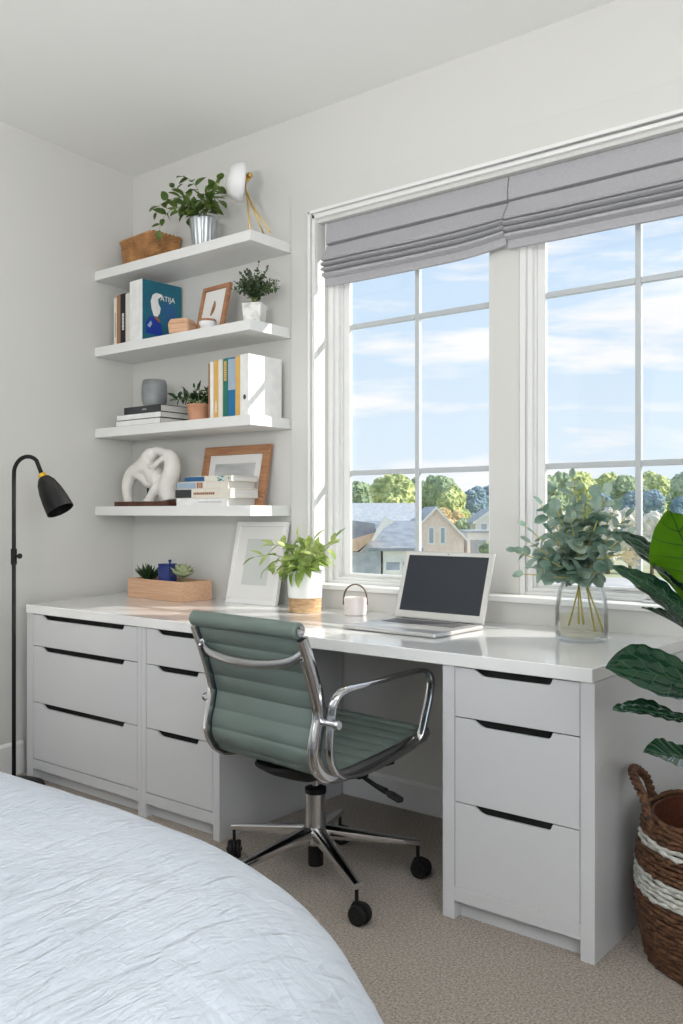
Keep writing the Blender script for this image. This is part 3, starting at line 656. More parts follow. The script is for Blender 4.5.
def text_mesh(s, size, mt, parent, loc, rot, name='title'):
    cu = bpy.data.curves.new('t', 'FONT'); cu.body = s; cu.size = size; cu.extrude = .0004; cu.align_x = 'LEFT'
    t = bpy.data.objects.new('t', cu); C.objects.link(t); dg = bpy.context.evaluated_depsgraph_get(); me = bpy.data.meshes.new_from_object(t.evaluated_get(dg)); bpy.data.objects.remove(t)
    me.materials.clear(); me.materials.append(M[mt]); o = bpy.data.objects.new(name, me); C.objects.link(o); o.parent = parent; o.location = loc; o.rotation_euler = rot; return o
def blob2d(pts, mt, parent, x, name, t=.0007):       # flat printed shape on the +X cover
    m = MB(); m.prism(pts, lambda y, z: (x, y, z), lambda y, z: (x + t, y, z)); return m.build(name, mt, parent)
X = .1002
blob2d([(.050, .150), (.045, .185), (.055, .215), (.075, .228), (.105, .225), (.118, .210), (.100, .212), (.085, .200), (.088, .180), (.100, .160), (.095, .135), (.082, .118), (.062, .120)], 'cover_white', bb, X, 'cover_picture')
blob2d([(.020, .035), (.018, .080), (.035, .112), (.060, .118), (.085, .110), (.105, .085), (.112, .045), (.105, .030)], 'cover_cobalt', bb, X, 'cover_picture')
blob2d([(.025, .070), (.045, .095), (.052, .082), (.040, .062)], 'cover_skyblue', bb, X + .0007, 'cover_picture')
blob2d([(.062, .118), (.082, .117), (.100, .098), (.090, .092), (.070, .108)], 'cover_rust', bb, X + .0007, 'cover_picture')
blob2d([(.115, .10), (.112, .19), (.150, .20), (.186, .17), (.188, .11), (.16, .09)], 'cover_darkblue', bb, X, 'cover_picture')
text_mesh('ATIJA', .034, 'cover_white', bb, (X + .0012, .098, .196), (pi / 2, 0, pi / 2))
# third shelf, standing
xs = [-2.843, -2.833, -2.811, -2.781, -2.754, -2.724, -2.679, -2.646]
info = [('brown', 'slim brown edged book touching the terracotta pot', 'cover_tan', .236), ('w', 'slim white book between the brown one and the first yellow spine', 'cover_white', .240), ('y', 'yellow spined book nearest the terracotta pot', 'cover_ochre', .244),
        ('w2', 'pale book between the yellow and the green spine', 'cover_cream', .244), ('g', 'dark green spined book beside the blue one', 'cover_green', .247), ('b', 'blue spined book with a pale printed panel', 'cover_blue', .248), ('o', 'ochre spined book leaning on the white binder', 'cover_ochre', .249)]
for i, (k, lb, cv, h) in enumerate(info):
    sp = {'g': ('cover_ochre', [(.62, .95, .55)]), 'y': ('cover_cream', [(.1, .3, .3)])}.get(k)
    book(lb, (xs[i] + .0006, 2.641 + .001 * (i % 3), z3), xs[i + 1] - xs[i] - .0012, h, .175, cv, g3s, spine=sp, cover2=('cover_skyblue', (.45, .97)) if k == 'b' else None)
e = thing('ring_binder', 'thick white ring binder with finger hole at the end of the third shelf', 'binder', (-2.6455, 2.636, z3), 0)
m = MB(); m.box(0, .003, 0, .2, 0, .252); m.box(.046, .049, 0, .2, 0, .252); m.box(.003, .046, 0, .003, 0, .252); m.build('cover', 'cover_white', e, bevel=.001)
m = MB(); m.box(.004, .045, .02, .195, .004, .235); m.build('pages', 'paper', e)
m = MB(); m.lathe([(.0075, 0), (.0075, .0008), (0, .0008)], (.026, 0, .075), 18, Matrix.Rotation(pi / 2, 3, 'X'), 1, 1.4); m.build('finger_hole', 'cover_charcoal', e)
# third shelf, flat
book('bottom white book of the flat stack under the grey vase', (-3.462, 2.634, z3), .027, .315, .20, 'cover_charcoal', g3f, flat=True, cover2=('cover_white', (.0, 1.0)))
book('middle white book with dark cover edges under the grey vase', (-3.462, 2.638, z3 + .0275), .027, .315, .20, 'cover_charcoal', g3f, flat=True, cover2=('cover_white', (.0, 1.0)))
book('topmost black covered book of the stack, directly under the grey vase', (-3.415, 2.642, z3 + .055), .032, .262, .19, 'cover_charcoal', g3f, flat=True, spine=('cover_grey', [(.5, .62, .2)]))
# lowest shelf, flat
book('white book at the bottom of the stack beside the sculpture', (-3.036, 2.632, z4), .032, .320, .17, 'cover_white', g4, flat=True, spine=('cover_grey', [(.45, .9, .12)]))
book('cream book with a dark patterned spine end, second from the stack bottom', (-3.040, 2.630, z4 + .0325), .040, .345, .17, 'cover_cream', g4, flat=True, spine=('cover_rust', [(.34, .72, .25)]), cover2=('cover_charcoal', (0, .30)))
book('book with a pale blue and brown spine, third from the stack bottom', (-3.034, 2.634, z4 + .073), .030, .320, .165, 'cover_cream', g4, flat=True, spine=('cover_rust', [(.40, .52, .8)]), cover2=('cover_skyblue', (0, .38)))
bk = book('cream and deep blue book with turquoise blots on top of the stack', (-2.990, 2.640, z4 + .1035), .024, .290, .16, 'cover_cream', g4, flat=True, cover2=('cover_darkblue', (0, .43)))
m = MB(); random.seed(3)
for i in range(26):
    x = random.uniform(.195, .275); z = random.uniform(-.022, .022); s = random.uniform(.004, .009)
    m.prism([(x + s * cos(a) * random.uniform(.6, 1.2), z + .4 * s * sin(a)) for a in [k * pi / 3 for k in range(6)]], lambda u, v: (u, -.0012, max(.001, min(.023, v + .012))), lambda u, v: (u, -.0002, max(.001, min(.023, v + .012))))
m.build('spine_blots', 'cover_turquoise', bk)
# ================================================================== SHELF OBJECTS
# sculpture
e = thing('sculpture', 'white abstract sculpture of two entwined forms on a dark wood base', 'sculpture', (-3.33, 2.72, z4))
m = MB(); m.box(-.195, .195, -.05, .05, .0005, .022); m.build('base', 'walnut', e, bevel=.002)
def S(*p): return [V((x + 3.33) * .93 + .012, y, z - z4) for x, y, z in p]
m = MB()
m.tube(crom(S((-3.495, -.01, 1.197), (-3.503, -.01, 1.265), (-3.475, -.005, 1.322), (-3.42, 0, 1.345), (-3.365, .0, 1.365), (-3.325, .0, 1.40)), 5), [.020 + .028 * min(1, i / 20) for i in range(26)], 14)
m.tube(crom(S((-3.44, 0, 1.335), (-3.38, .0, 1.31), (-3.335, .0, 1.285), (-3.29, .005, 1.30), (-3.25, 0, 1.33)), 4), .030, 12)
m.tube(crom(S((-3.36, 0, 1.37), (-3.33, .0, 1.345), (-3.30, .0, 1.31), (-3.26, 0, 1.30)), 4), .040, 12)
m.tube(crom(S((-3.185, 0, 1.197), (-3.195, 0, 1.265), (-3.165, 0, 1.34), (-3.175, 0, 1.395), (-3.215, 0, 1.42)), 5), [.036, .038, .04, .042, .043, .044, .044, .044, .043, .042, .041, .040, .038, .036, .034, .032, .030, .028, .026, .024, .022], 14)
m.tube(crom(S((-3.315, -.02, 1.197), (-3.275, -.02, 1.245), (-3.235, -.01, 1.29), (-3.20, 0, 1.33)), 4), .023, 12)
m.tube(crom(S((-3.21, 0, 1.197), (-3.24, .01, 1.23), (-3.22, .0, 1.30)), 4), .026, 12)
m.tube(crom(S((-3.19, -.03, 1.395), (-3.225, -.035, 1.378), (-3.26, -.035, 1.358), (-3.305, -.03, 1.362), (-3.33, -.02, 1.375)), 4), .013, 10)
m.tube(crom(S((-3.335, 0, 1.40), (-3.30, 0, 1.428), (-3.25, 0, 1.425), (-3.20, 0, 1.408)), 4), .021, 12)
m.ball(S((-3.318, -.01, 1.412))[0], .034); m.ball(S((-3.49, -.01, 1.20))[0], .024, 12, (1, 1, .5)); m.ball(S((-3.315, -.02, 1.20))[0], .028, 12, (1.2, 1, .4))
o = m.build('figure', 'plaster', e, smooth=True)
r = o.modifiers.new('r', 'REMESH'); r.mode = 'VOXEL'; r.voxel_size = .0045; r.use_smooth_shade = True
s_ = o.modifiers.new('s', 'SMOOTH'); s_.iterations = 6; s_.factor = .6
m = MB(); m.cyl((-.02, .01, .02), (-.02, .01, .12), .005, n=10); m.build('support_rod', 'black_metal', e)

# wicker basket on the top shelf
e = thing('wicker_basket', 'low rectangular brown wicker basket on the topmost shelf', 'basket', (-3.258, 2.688, SH[0]), radians(-5))
def rr(w_, d_, r, z, n=6, bulge=0):
    P = []
    for cx, cy_, a0 in ((w_ / 2 - r, d_ / 2 - r, 0), (-w_ / 2 + r, d_ / 2 - r, 90), (-w_ / 2 + r, -d_ / 2 + r, 180), (w_ / 2 - r, -d_ / 2 + r, 270)):
        for k in range(n + 1): a = radians(a0 + 90 * k / n); P.append(V(cx + r * cos(a), cy_ + r * sin(a), z))
    return P
ctr = V(-.150, .085, 0)
m = MB(); rows = 13
for i in range(rows):
    t = i / (rows - 1); w_, d_ = .240 + .03 * t, .140 + .022 * t; loop = []
    base = rr(w_, d_, .022, .006 + t * .130)
    dense = []
    for a, b in zip(base, base[1:] + base[:1]):
        k = max(1, int((b - a).length / .008)); dense += [a.lerp(b, j / k) for j in range(k)]
    for j, p in enumerate(dense):
        c = V(p.x, p.y, 0).normalized(); loop.append(ctr + p + c * (.0022 * sin(j * 1.6 + (i % 2) * pi)))
    m.tube(loop, .0066, 6, closed=True)
m.build('woven_wall', 'wicker', e, smooth=True)
m = MB(); m.box(ctr.x - .115, ctr.x + .115, ctr.y - .063, ctr.y + .063, .0005, .008); m.build('bottom', 'wicker', e)
m = MB(); base = rr(.276, .168, .024, .144); dense = []
for a, b in zip(base, base[1:] + base[:1]):
    k = max(1, int((b - a).length / .006)); dense += [a.lerp(b, j / k) for j in range(k)]
for ph in (0, pi):
    m.tube([ctr + p + V(0, 0, .0045 * sin(j * .9 + ph)) + V(p.x, p.y, 0).normalized() * .0045 * cos(j * .9 + ph) for j, p in enumerate(dense)], .0052, 6, closed=True)
m.build('braided_rim', 'wicker', e, smooth=True)

# bucket plant
def stems_and_leaves(e, stems, lm, sm, seed, L0, W0, per, shape='ovate', sr=.0016, droop=.4, spread=1.0, fold=.25, jitter=.3, leafname='foliage', zmin=-9):
    random.seed(seed); m1, m2 = MB(), MB()
    for st in stems:
        P, tot = resample(crom(st, 8), 24); m1.tube(P, [sr * (1.2 - .6 * i / 23) for i in range(24)], 6)
        k = per
        for q in range(k):
            t = .25 + .75 * (q + 1) / k; i = min(23, int(t * 23)); d = (P[min(i + 1, 23)] - P[i - 1]).normalized()
            if P[i].z < zmin: continue
            side = d.orthogonal().normalized(); side = Matrix.Rotation(q * 2.4 + random.uniform(-.5, .5), 3, d) @ side
            if q == k - 1: ld = d
            else: ld = (d * random.uniform(.2, .7) + side * spread + V(0, 0, random.uniform(-jitter, jitter)))
            s = random.uniform(.7, 1.15) * (1 - .25 * t)
            nr_ = V(0, 0, 1) + V(random.uniform(-.6, .6), random.uniform(-1.0, .1), 0)
            leaf(m2.bm, P[i], ld, nr_, L0 * s, W0 * s, droop * random.uniform(.3, 1.3), fold, 5, shape)
    m1.build('stem', sm, e, smooth=True); m2.build(leafname, lm, e, smooth=True)
e = thing('potted_plant', 'trailing green plant in a zinc bucket on the topmost shelf', 'potted plant', (-2.945, 2.71, SH[0]))
m = MB(); m.lathe([(.044, .001), (.049, .004), (.060, .130), (.063, .134), (.060, .138), (.055, .134), (.052, .12), (0, .12)], (0, 0, 0), 72)
for k, v in enumerate(m.bm.verts):
    if .003 < v.co.z < .131 and hypot(v.co.x, v.co.y) > .045: s = 1 + .03 * (1 if (k // 2) % 2 else -1); v.co.x *= s; v.co.y *= s
m.build('bucket', 'zinc', e, smooth=True, auto=True)
m = MB(); m.lathe([(.052, .119), (.052, .126), (0, .128)], (0, 0, 0), 24); m.build('soil', 'soil', e)
b0 = V(0, 0, .13)
stems_and_leaves(e, [[b0, V(-.04, -.02, .20), V(-.10, -.03, .25), V(-.15, -.04, .30)], [b0, V(-.06, -.03, .19), V(-.15, -.05, .20), V(-.21, -.06, .16), V(-.225, -.06, .12)],
                     [b0, V(-.02, 0, .24), V(-.05, -.02, .31), V(-.09, -.03, .335)], [b0, V(-.03, -.02, .22), V(-.13, -.04, .25), V(-.23, -.05, .24), V(-.26, -.05, .21)],
                     [b0, V(.02, -.02, .20), V(.06, -.03, .24)], [b0, V(.04, -.02, .18), V(.10, -.04, .20), V(.14, -.04, .18)], [b0, V(.05, 0, .21), V(.10, -.01, .26), V(.12, -.02, .275)],
                     [b0, V(0, -.05, .17), V(-.03, -.09, .19)], [b0, V(.05, -.04, .17), V(.08, -.08, .19)], [b0, V(-.04, -.04, .15), V(-.10, -.07, .18)], [b0, V(.02, .02, .22), V(.04, .02, .25)]],
                 'leaf_mid', 'stem_green', 11, .070, .044, 10, droop=.5)

# table lamp on top shelf: white dome shade on brass legs
e = thing('table_lamp', 'small lamp with white dome shade and thin brass legs on the topmost shelf', 'table lamp', (-2.625, 2.70, SH[0]))
m = MB(); rot = Matrix.Rotation(radians(-80), 3, 'Y') @ Matrix.Identity(3); rot = Matrix.Rotation(radians(52), 3, 'Z') @ Matrix.Rotation(radians(94), 3, 'Y')
m.lathe([(0, 0), (.030, .002), (.056, .013), (.072, .032), (.079, .055), (.081, .070), (.079, .070), (.076, .055), (.069, .034), (.054, .017), (.03, .006), (0, .004)], (-.105, -.058, .243), 40, rot); sh = m.build('lamp_shade', 'white_ceramic', e, smooth=True)
m = MB(); m.ball((-.080, -.028, .242), .020, 14); m.build('bulb', 'white_ceramic', sh, smooth=True)
m = MB(); m.cyl((-.066, 0, .248), (-.030, 0, .258), .006, n=12); m.ball((-.028, 0, .260), .013, 12); m.lathe([(.017, -.003), (.017, .003)], (-.045, 0, .254), 16, Matrix.Rotation(pi / 2, 3, 'Y')); m.build('pivot', 'brass', e, smooth=True, auto=True)
for tip in ((.008, -.035, .003), (.018, .045, .003), (.075, .02, .003)):
    m = MB(); m.tube([(-.055, 0, .252), (-.050, 0, .205), (-.030 + tip[0] * .2, tip[1] * .3, .13), Vector(tip)], .0032, 8); m.build('leg', 'brass', e, smooth=True)

# second shelf
e = thing('wooden_box', 'small rounded oak box in front of the blue picture book', 'box', (-3.035, 2.665, z2), radians(20))
m = MB(); m.prism([(p.x, p.y) for p in rr(.105, .090, .014, 0)], lambda x, y: (x * .92, y * .92, .0005), lambda x, y: (x, y, .042)); m.build('box_body', 'pale_oak', e, bevel=.003)
m = MB(); m.prism([(p.x, p.y) for p in rr(.106, .091, .014, 0)], lambda x, y: (x, y, .0425), lambda x, y: (x * .80, y * .80, .064)); m.build('lid', 'pale_oak', e, bevel=.003)
e = thing('small_bowl', 'small white bowl with a tan rim in front of the feather print', 'bowl', (-2.862, 2.655, z2))
m = MB(); m.lathe([(.022, .0005), (.026, .003), (.036, .018), (.037, .032), (.034, .032), (.033, .02), (.02, .008), (0, .007)], (0, 0, 0), 28); m.build('bowl_body', 'white_ceramic', e, smooth=True, auto=True)
m = MB(); m.lathe([(.0375, .030), (.039, .034), (.036, .040), (.033, .036)], (0, 0, 0), 28); m.build('rim', 'oak', e, smooth=True)
e = thing('potted_plant', 'bushy small leaved herb in a square etched white pot on the second shelf', 'potted plant', (-2.650, 2.725, z2), radians(25))
m = MB(); m.prism([(p.x, p.y) for p in rr(.084, .084, .006, 0)], lambda x, y: (x * .86, y * .86, .0005), lambda x, y: (x * 1.04, y * 1.04, .088)); m.build('pot', 'etched_white', e, bevel=.002)
m = MB(); m.prism([(p.x, p.y) for p in rr(.078, .078, .006, 0)], lambda x, y: (x, y, .0885), lambda x, y: (x, y, .091)); m.build('soil', 'soil', e)
random.seed(21); st = []
for k in range(64):
    a = random.uniform(0, 2 * pi); r = random.uniform(.02, .125); h = random.uniform(.10, .17)
    if k == 0: a, r, h = 0, .02, .20
    st.append([V(0, 0, .09), V(r * .3 * cos(a), r * .3 * sin(a), .09 + h * .4), V(r * .95 * cos(a), r * .6 * sin(a), .09 + h * (.85 if r < .07 else .55))])
stems_and_leaves(e, st, 'leaf_herb', 'stem_green', 5, .022, .015, 18, droop=.3)

# third shelf
e = thing('vase', 'rounded grey glazed vase on top of the flat book stack', 'vase', (-3.297, 2.725, z3 + .0875))
m = MB(); m.lathe([(.034, .0005), (.050, .006), (.058, .03), (.060, .065), (.059, .10), (.054, .124), (.050, .128), (.046, .124), (.052, .10), (.052, .03), (.03, .01), (0, .01)], (0, 0, 0), 40); m.build('vase_body', 'grey_glaze', e, smooth=True, auto=True)
e = thing('potted_plant', 'jade plant in a terracotta pot between the flat stack and upright books', 'potted plant', (-2.975, 2.71, z3))
m = MB(); m.lathe([(.040, .0005), (.044, .002), (.053, .062), (.056, .064), (.056, .076), (.051, .076), (.049, .066), (0, .066)], (0, 0, 0), 32); m.build('pot', 'terracotta', e, smooth=True, auto=True)
m = MB(); m.lathe([(.049, .067), (.049, .071), (0, .073)], (0, 0, 0), 24); m.build('soil', 'soil', e)
random.seed(8); st = []
for k in range(9):
    a = k * .9; r = .05 + .02 * (k % 3); st.append([V(0, 0, .07), V(r * .4 * cos(a), r * .4 * sin(a), .10), V(r * cos(a), r * .7 * sin(a), .120 + .012 * (k % 4))])
st.append([V(-.02, 0, .086), V(-.07, -.02, .11), V(-.11, -.03, .118), V(-.135, -.03, .112)])
st.append([V(-.02, 0, .086), V(-.06, -.04, .10), V(-.10, -.05, .10)])
stems_and_leaves(e, st, 'leaf_dark', 'stem_green', 6, .050, .024, 8, droop=.2, sr=.0025)

# ================================================================== WORKTOP OBJECTS
e = thing('planter_box', 'long pale wooden trough holding succulents at the left of the worktop', 'planter', (-3.205, 2.735, .75), radians(-3))
m = MB(); w_, d_, h = .400, .172, .088; b = .010
m.box(-w_ / 2, w_ / 2, -d_ / 2, -d_ / 2 + b, .0005, h); m.box(-w_ / 2, w_ / 2, d_ / 2 - b, d_ / 2, .0005, h); m.box(-w_ / 2, -w_ / 2 + b, -d_ / 2 + b, d_ / 2 - b, .0005, h); m.box(w_ / 2 - b, w_ / 2, -d_ / 2 + b, d_ / 2 - b, .0005, h)
m.box(-w_ / 2 + b, w_ / 2 - b, -d_ / 2 + b, d_ / 2 - b, .001, .01); m.build('trough', 'pale_oak', e, bevel=.0012)
m = MB(); m.box(-w_ / 2 + b + .001, w_ / 2 - b - .001, -d_ / 2 + b + .001, d_ / 2 - b - .001, .0105, .070); m.build('soil', 'soil', e)
def rosette(name, label, loc, n, L0, W0, mt, seed, shape='lance', tilt=(.3, 1.3), curl=-.3, fold=.35, up=.0):
    random.seed(seed); m = MB()
    for k in range(n):
        a = k * 2.399; t = k / n; el = tilt[0] + (tilt[1] - tilt[0]) * t
        d = V(cos(a) * cos(el), sin(a) * cos(el), sin(el)); leaf(m.bm, V(0, 0, up + .002) + d * .004, d, V(-cos(a) * sin(el), -sin(a) * sin(el), cos(el)), L0 * random.uniform(.8, 1.1) * (1 - .25 * t), W0 * (1 - .3 * t), curl, fold, 6, shape)
    e = thing(name, label, 'succulent', loc); m.build('rosette', mt, e, smooth=True, solid=.0018)
    m = MB(); m.cyl((0, 0, 0), (0, 0, up + .012), .007, .005, 10); m.build('stem', 'stem_green', e); return e
rosette('succulent', 'spiky dark green succulent at the left end of the wooden trough', (-3.335, 2.72, .8205), 40, .095, .018, 'leaf_dark', 2, tilt=(.35, 1.45))
rosette('succulent', 'pale mottled round succulent at the right end of the wooden trough', (-3.10, 2.725, .8205), 34, .072, .050, 'leaf_pale', 4, shape='round', tilt=(-.05, 1.3), curl=-.9, up=.028)
e = thing('lidded_jar', 'square navy blue jar with a knob standing in the wooden trough', 'jar', (-3.205, 2.725, .8205), radians(12))
m = MB(); m.prism([(p.x, p.y) for p in rr(.066, .060, .006, 0)], lambda x, y: (x, y, 0.0005), lambda x, y: (x, y, .082)); m.build('jar_body', 'navy_glaze', e, bevel=.002)
m = MB(); m.prism([(p.x, p.y) for p in rr(.069, .063, .006, 0)], lambda x, y: (x, y, .0825), lambda x, y: (x * .95, y * .95, .089)); ld_ = m.build('lid', 'navy_glaze', e, bevel=.002)
m = MB(); m.lathe([(.004, 0), (.004, .006), (.008, .011), (.007, .018), (0, .020)], (.014, 0, .088), 16); m.build('knob', 'navy_glaze', ld_, smooth=True)

e = thing('potted_plant', 'bright green leafy plant in a white pot with a woven wood base', 'potted plant', (-2.346, 2.70, .75))
m = MB(); m.lathe([(.0665, .058), (.0668, .060), (.072, .160), (.073, .165), (.069, .165), (.066, .145), (0, .145)], (0, 0, 0), 40); m.build('pot', 'white_ceramic', e, smooth=True, auto=True)
m = MB()
for i in range(10): m.lathe([(.060, .0005 + i * .0059), (.0655 + .0003 * i, .003 + i * .0059), (.060, .0058 + i * .0059)], (0, 0, 0), 40)
m.lathe([(.062, .001), (.062, .0585), (0, .0588)], (0, 0, 0), 30); m.build('pot_base', 'rope_wood', e, smooth=True)
m = MB(); m.lathe([(.0655, .1455), (.0655, .152), (0, .154)], (0, 0, 0), 24); m.build('soil', 'soil', e)
b0 = V(0, 0, .15)
stems_and_leaves(e, [[b0, V(-.05, -.03, .20), V(-.12, -.06, .225), V(-.19, -.08, .215)], [b0, V(-.04, -.04, .19), V(-.10, -.07, .20), V(-.13, -.09, .17)], [b0, V(-.03, -.02, .22), V(-.09, -.04, .26), V(-.15, -.05, .262)],
                     [b0, V(0, -.02, .24), V(-.01, -.03, .30)], [b0, V(.03, -.02, .22), V(.06, -.04, .26)], [b0, V(.05, .0, .20), V(.11, 0, .25), V(.16, 0, .30)], [b0, V(.05, -.03, .19), V(.12, -.05, .22)], [b0, V(.05, -.05, .18), V(.10, -.08, .19)],
                     [b0, V(0, -.05, .18), V(-.02, -.10, .17)], [b0, V(.03, -.06, .18), V(.04, -.10, .19)], [b0, V(0, .02, .23), V(.02, .03, .28)], [b0, V(-.03, -.05, .18), V(-.06, -.09, .18)], [b0, V(.02, -.04, .20), V(.03, -.07, .23)], [b0, V(-.04, 0, .20), V(-.08, .0, .24)], [b0, V(.06, -.02, .21), V(.14, -.03, .26)]],
                 'leaf_bright', 'stem_green', 31, .088, .036, 8, droop=.6, spread=.8, fold=.3)

e = thing('candle_holder', 'small blush ceramic pot with a looped cord handle beside the laptop', 'candle pot', (-2.120, 2.735, .75), radians(36))
m = MB(); m.lathe([(.040, .0005), (.043, .004), (.044, .062), (.042, .068), (.040, .066), (.040, .05), (0, .05)], (0, 0, 0), 36); m.build('pot_body', 'blush_ceramic', e, smooth=True, auto=True)
m = MB(); m.lathe([(.0395, .0505), (.0395, .058), (0, .0585)], (0, 0, 0), 30); m.build('wax', 'white_ceramic', e, smooth=True)
m = MB(); hp = [V(.0445 * cos(a), 0.0, .055 + .062 * max(0, sin(a)) ** .8) for a in [pi * k / 20 for k in range(21)]]; m.tube([V(.0455, 0, .04)] + hp + [V(-.0455, 0, .04)], .0033, 8); m.build('handle', 'bark', e, smooth=True)

# glass vase with eucalyptus
vx, vy = -1.150, 2.620
e = thing('glass_vase', 'clear glass bottle vase half filled with water holding the eucalyptus', 'vase', (vx, vy, .75))
m = MB(); m.lathe([(.0, .001), (.070, .001), (.078, .008), (.080, .03), (.079, .10), (.073, .145), (.060, .185), (.050, .215), (.049, .235), (.054, .255), (.0525, .2555), (.0465, .235), (.0475, .215), (.0575, .184), (.0705, .144), (.0765, .10), (.0775, .03), (.074, .016), (.0, .014)], (0, 0, 0), 48)
m.build('vase_body', 'vase_glass', e, smooth=True)
m = MB(); m.lathe([(.0, .0145), (.0735, .0165), (.0770, .03), (.0765, .080), (.0, .080)], (0, 0, 0), 48); m.build('water', 'water', e, smooth=True, auto=True)
bq = thing('eucalyptus_bouquet', 'grey green eucalyptus bouquet standing in the clear glass vase', 'bouquet', (vx, vy, .75))
random.seed(77); st = []
tips = [(-.20, .02, .35), (-.21, -.03, .27), (-.17, -.05, .20), (-.12, -.06, .22), (-.16, .05, .42), (-.09, .0, .46), (-.02, -.02, .50), (.04, 0, .44), (.09, -.03, .45), (.13, .02, .38), (.16, -.05, .33), (.12, -.08, .27), (.04, -.10, .30), (-.05, -.10, .33),
        (0, -.08, .38), (-.10, .06, .36), (.07, .08, .40), (.10, -.10, .22), (-.07, -.12, .26), (.0, .10, .35), (-.03, -.12, .20), (.05, -.12, .22), (.02, -.03, .42), (-.06, -.04, .40), (-.13, -.08, .30)]
for k, t in enumerate(tips):
    a = k * 2.1; st.append(([V(-t[0] * .28 + .015 * cos(a), .03 * sin(a), .03 + .012 * (k % 3))] if k % 5 == 0 else []) + [V(.012 * cos(a), .012 * sin(a), .19), V(.014 * cos(a), .014 * sin(a), .225), V(t[0] * .4, t[1] * .5, .20 + (t[2] - .20) * .45), V(*t)])
stems_and_leaves(bq, st, 'leaf_eucalyptus', 'stem_yellow', 9, .060, .050, 13, shape='round', droop=.25, spread=.8, fold=.18, sr=.0026, zmin=.20)
fl = MB(); c = V(.170, -.115, .275); fd = V(.85, -.15, -.25).normalized()
for k in range(9):
    a = k * 2.4; sd = Matrix.Rotation(a, 3, fd) @ fd.orthogonal().normalized(); leaf(fl.bm, c, fd * 1.0 + sd * .28, -sd, .060, .026, .25, -.35, 6, 'ovate')
fl.build('flower', 'cream_petal', bq, smooth=True)
m = MB(); m.tube([V(.0, 0, .20), V(.05, -.03, .25), c], .0022, 8); m.build('flower_stem', 'stem_yellow', bq, smooth=True)

# ================================================================== FIDDLE LEAF FIG AND BASKET
bx_, by_ = -.650, 2.415
e = thing('seagrass_basket', 'dark woven seagrass basket with white bands holding the fiddle leaf fig', 'basket', (bx_, by_, 0))
def rad(z): return .202 + .034 * sin(pi * min(1, (z + .03) / .44)) ** 1.0
def ringset(z0, z1, mt, name):
    m = MB(); n = int(round((z1 - z0) / .0115))
    for i in range(n):
        z = z0 + (i + .5) * (z1 - z0) / n; ph = random.uniform(0, 6); P = []
        for k in range(110):
            a = 2 * pi * k / 110; P.append(V((rad(z) + .0022 * sin(k * 1.9 + ph)) * cos(a), (rad(z) + .0022 * sin(k * 1.9 + ph)) * sin(a), z + .0022 * sin(k * .63 + ph)))
        m.tube(P, [.0068 + .0016 * sin(k * 2.3 + ph * 2) for k in range(110)], 6, closed=True)
    return m.build(name, mt, e, smooth=True)
ringset(.002, .180, 'seagrass', 'lower_weave'); ringset(.180, .240, 'seagrass_white', 'white_band'); ringset(.240, .300, 'seagrass', 'middle_weave'); ringset(.300, .323, 'seagrass_white', 'white_band'); ringset(.323, .375, 'seagrass', 'upper_weave')
m = MB(); m.lathe([(0, .003), (.195, .003), (.218, .20), (.200, .365), (.193, .365), (.210, .20), (.190, .010), (0, .010)], (0, 0, 0), 40); m.build('liner', 'walnut', e, smooth=True, auto=True)
for s, ang in ((1, radians(197)), (1, radians(17))):
    m = MB(); R_ = rad(.36) + .002; hp = []
    for k in range(33):
        t = k / 32; a = ang + (t - .5) * 1.0; q = sin(pi * t) ** .6; hp.append(V((R_ + .030 * q) * cos(a), (R_ + .030 * q) * sin(a), .335 + .04 * min(1, sin(pi * t) * 3) + .088 * q))
    for ph in (0, 2 * pi / 3, 4 * pi / 3):
        m.tube([p + V(cos(ang) * cos(k * .8 + ph) * .0065, sin(ang) * cos(k * .8 + ph) * .0065, 0) + V(-sin(ang), cos(ang), 0) * 0 + V(0, 0, .0065 * sin(k * .8 + ph)) for k, p in enumerate(resample(hp, 60)[0])], .0068, 7)
    m.build('handle', 'seagrass', e, smooth=True)
fg = thing('fiddle_leaf_fig', 'large fiddle leaf fig with glossy ribbed leaves at the right edge', 'potted plant', (bx_, by_, 0))
m = MB(); m.lathe([(.13, .012), (.172, .28), (.169, .28), (.162, .25), (0, .25)], (0, 0, 0), 32); m.build('nursery_pot', 'black_plastic', fg, smooth=True, auto=True)
m = MB(); m.lathe([(.157, .251), (.157, .265), (0, .27)], (0, 0, 0), 32); m.build('soil', 'soil', fg)
tr_ = crom([V(0, 0, .262), V(.01, -.01, .55), V(-.01, .0, .85), V(.01, .01, 1.15), V(.0, 0, 1.42)], 8); m = MB(); m.tube(tr_, [.014 - .008 * i / (len(tr_) - 1) for i in range(len(tr_))], 12); m.build('trunk', 'bark', fg, smooth=True)
def cam_pt(px, py, d):        # measured sight point of the photo at forward distance d
    u = (px - 341.5) / 898; v = (512 - py) / 898; c_, s_ = cos(radians(38.66)), sin(radians(38.66))
    return V((-s_ + u * c_) * d - bx_, (c_ + u * s_) * d - by_, 1.1464 + v * d)
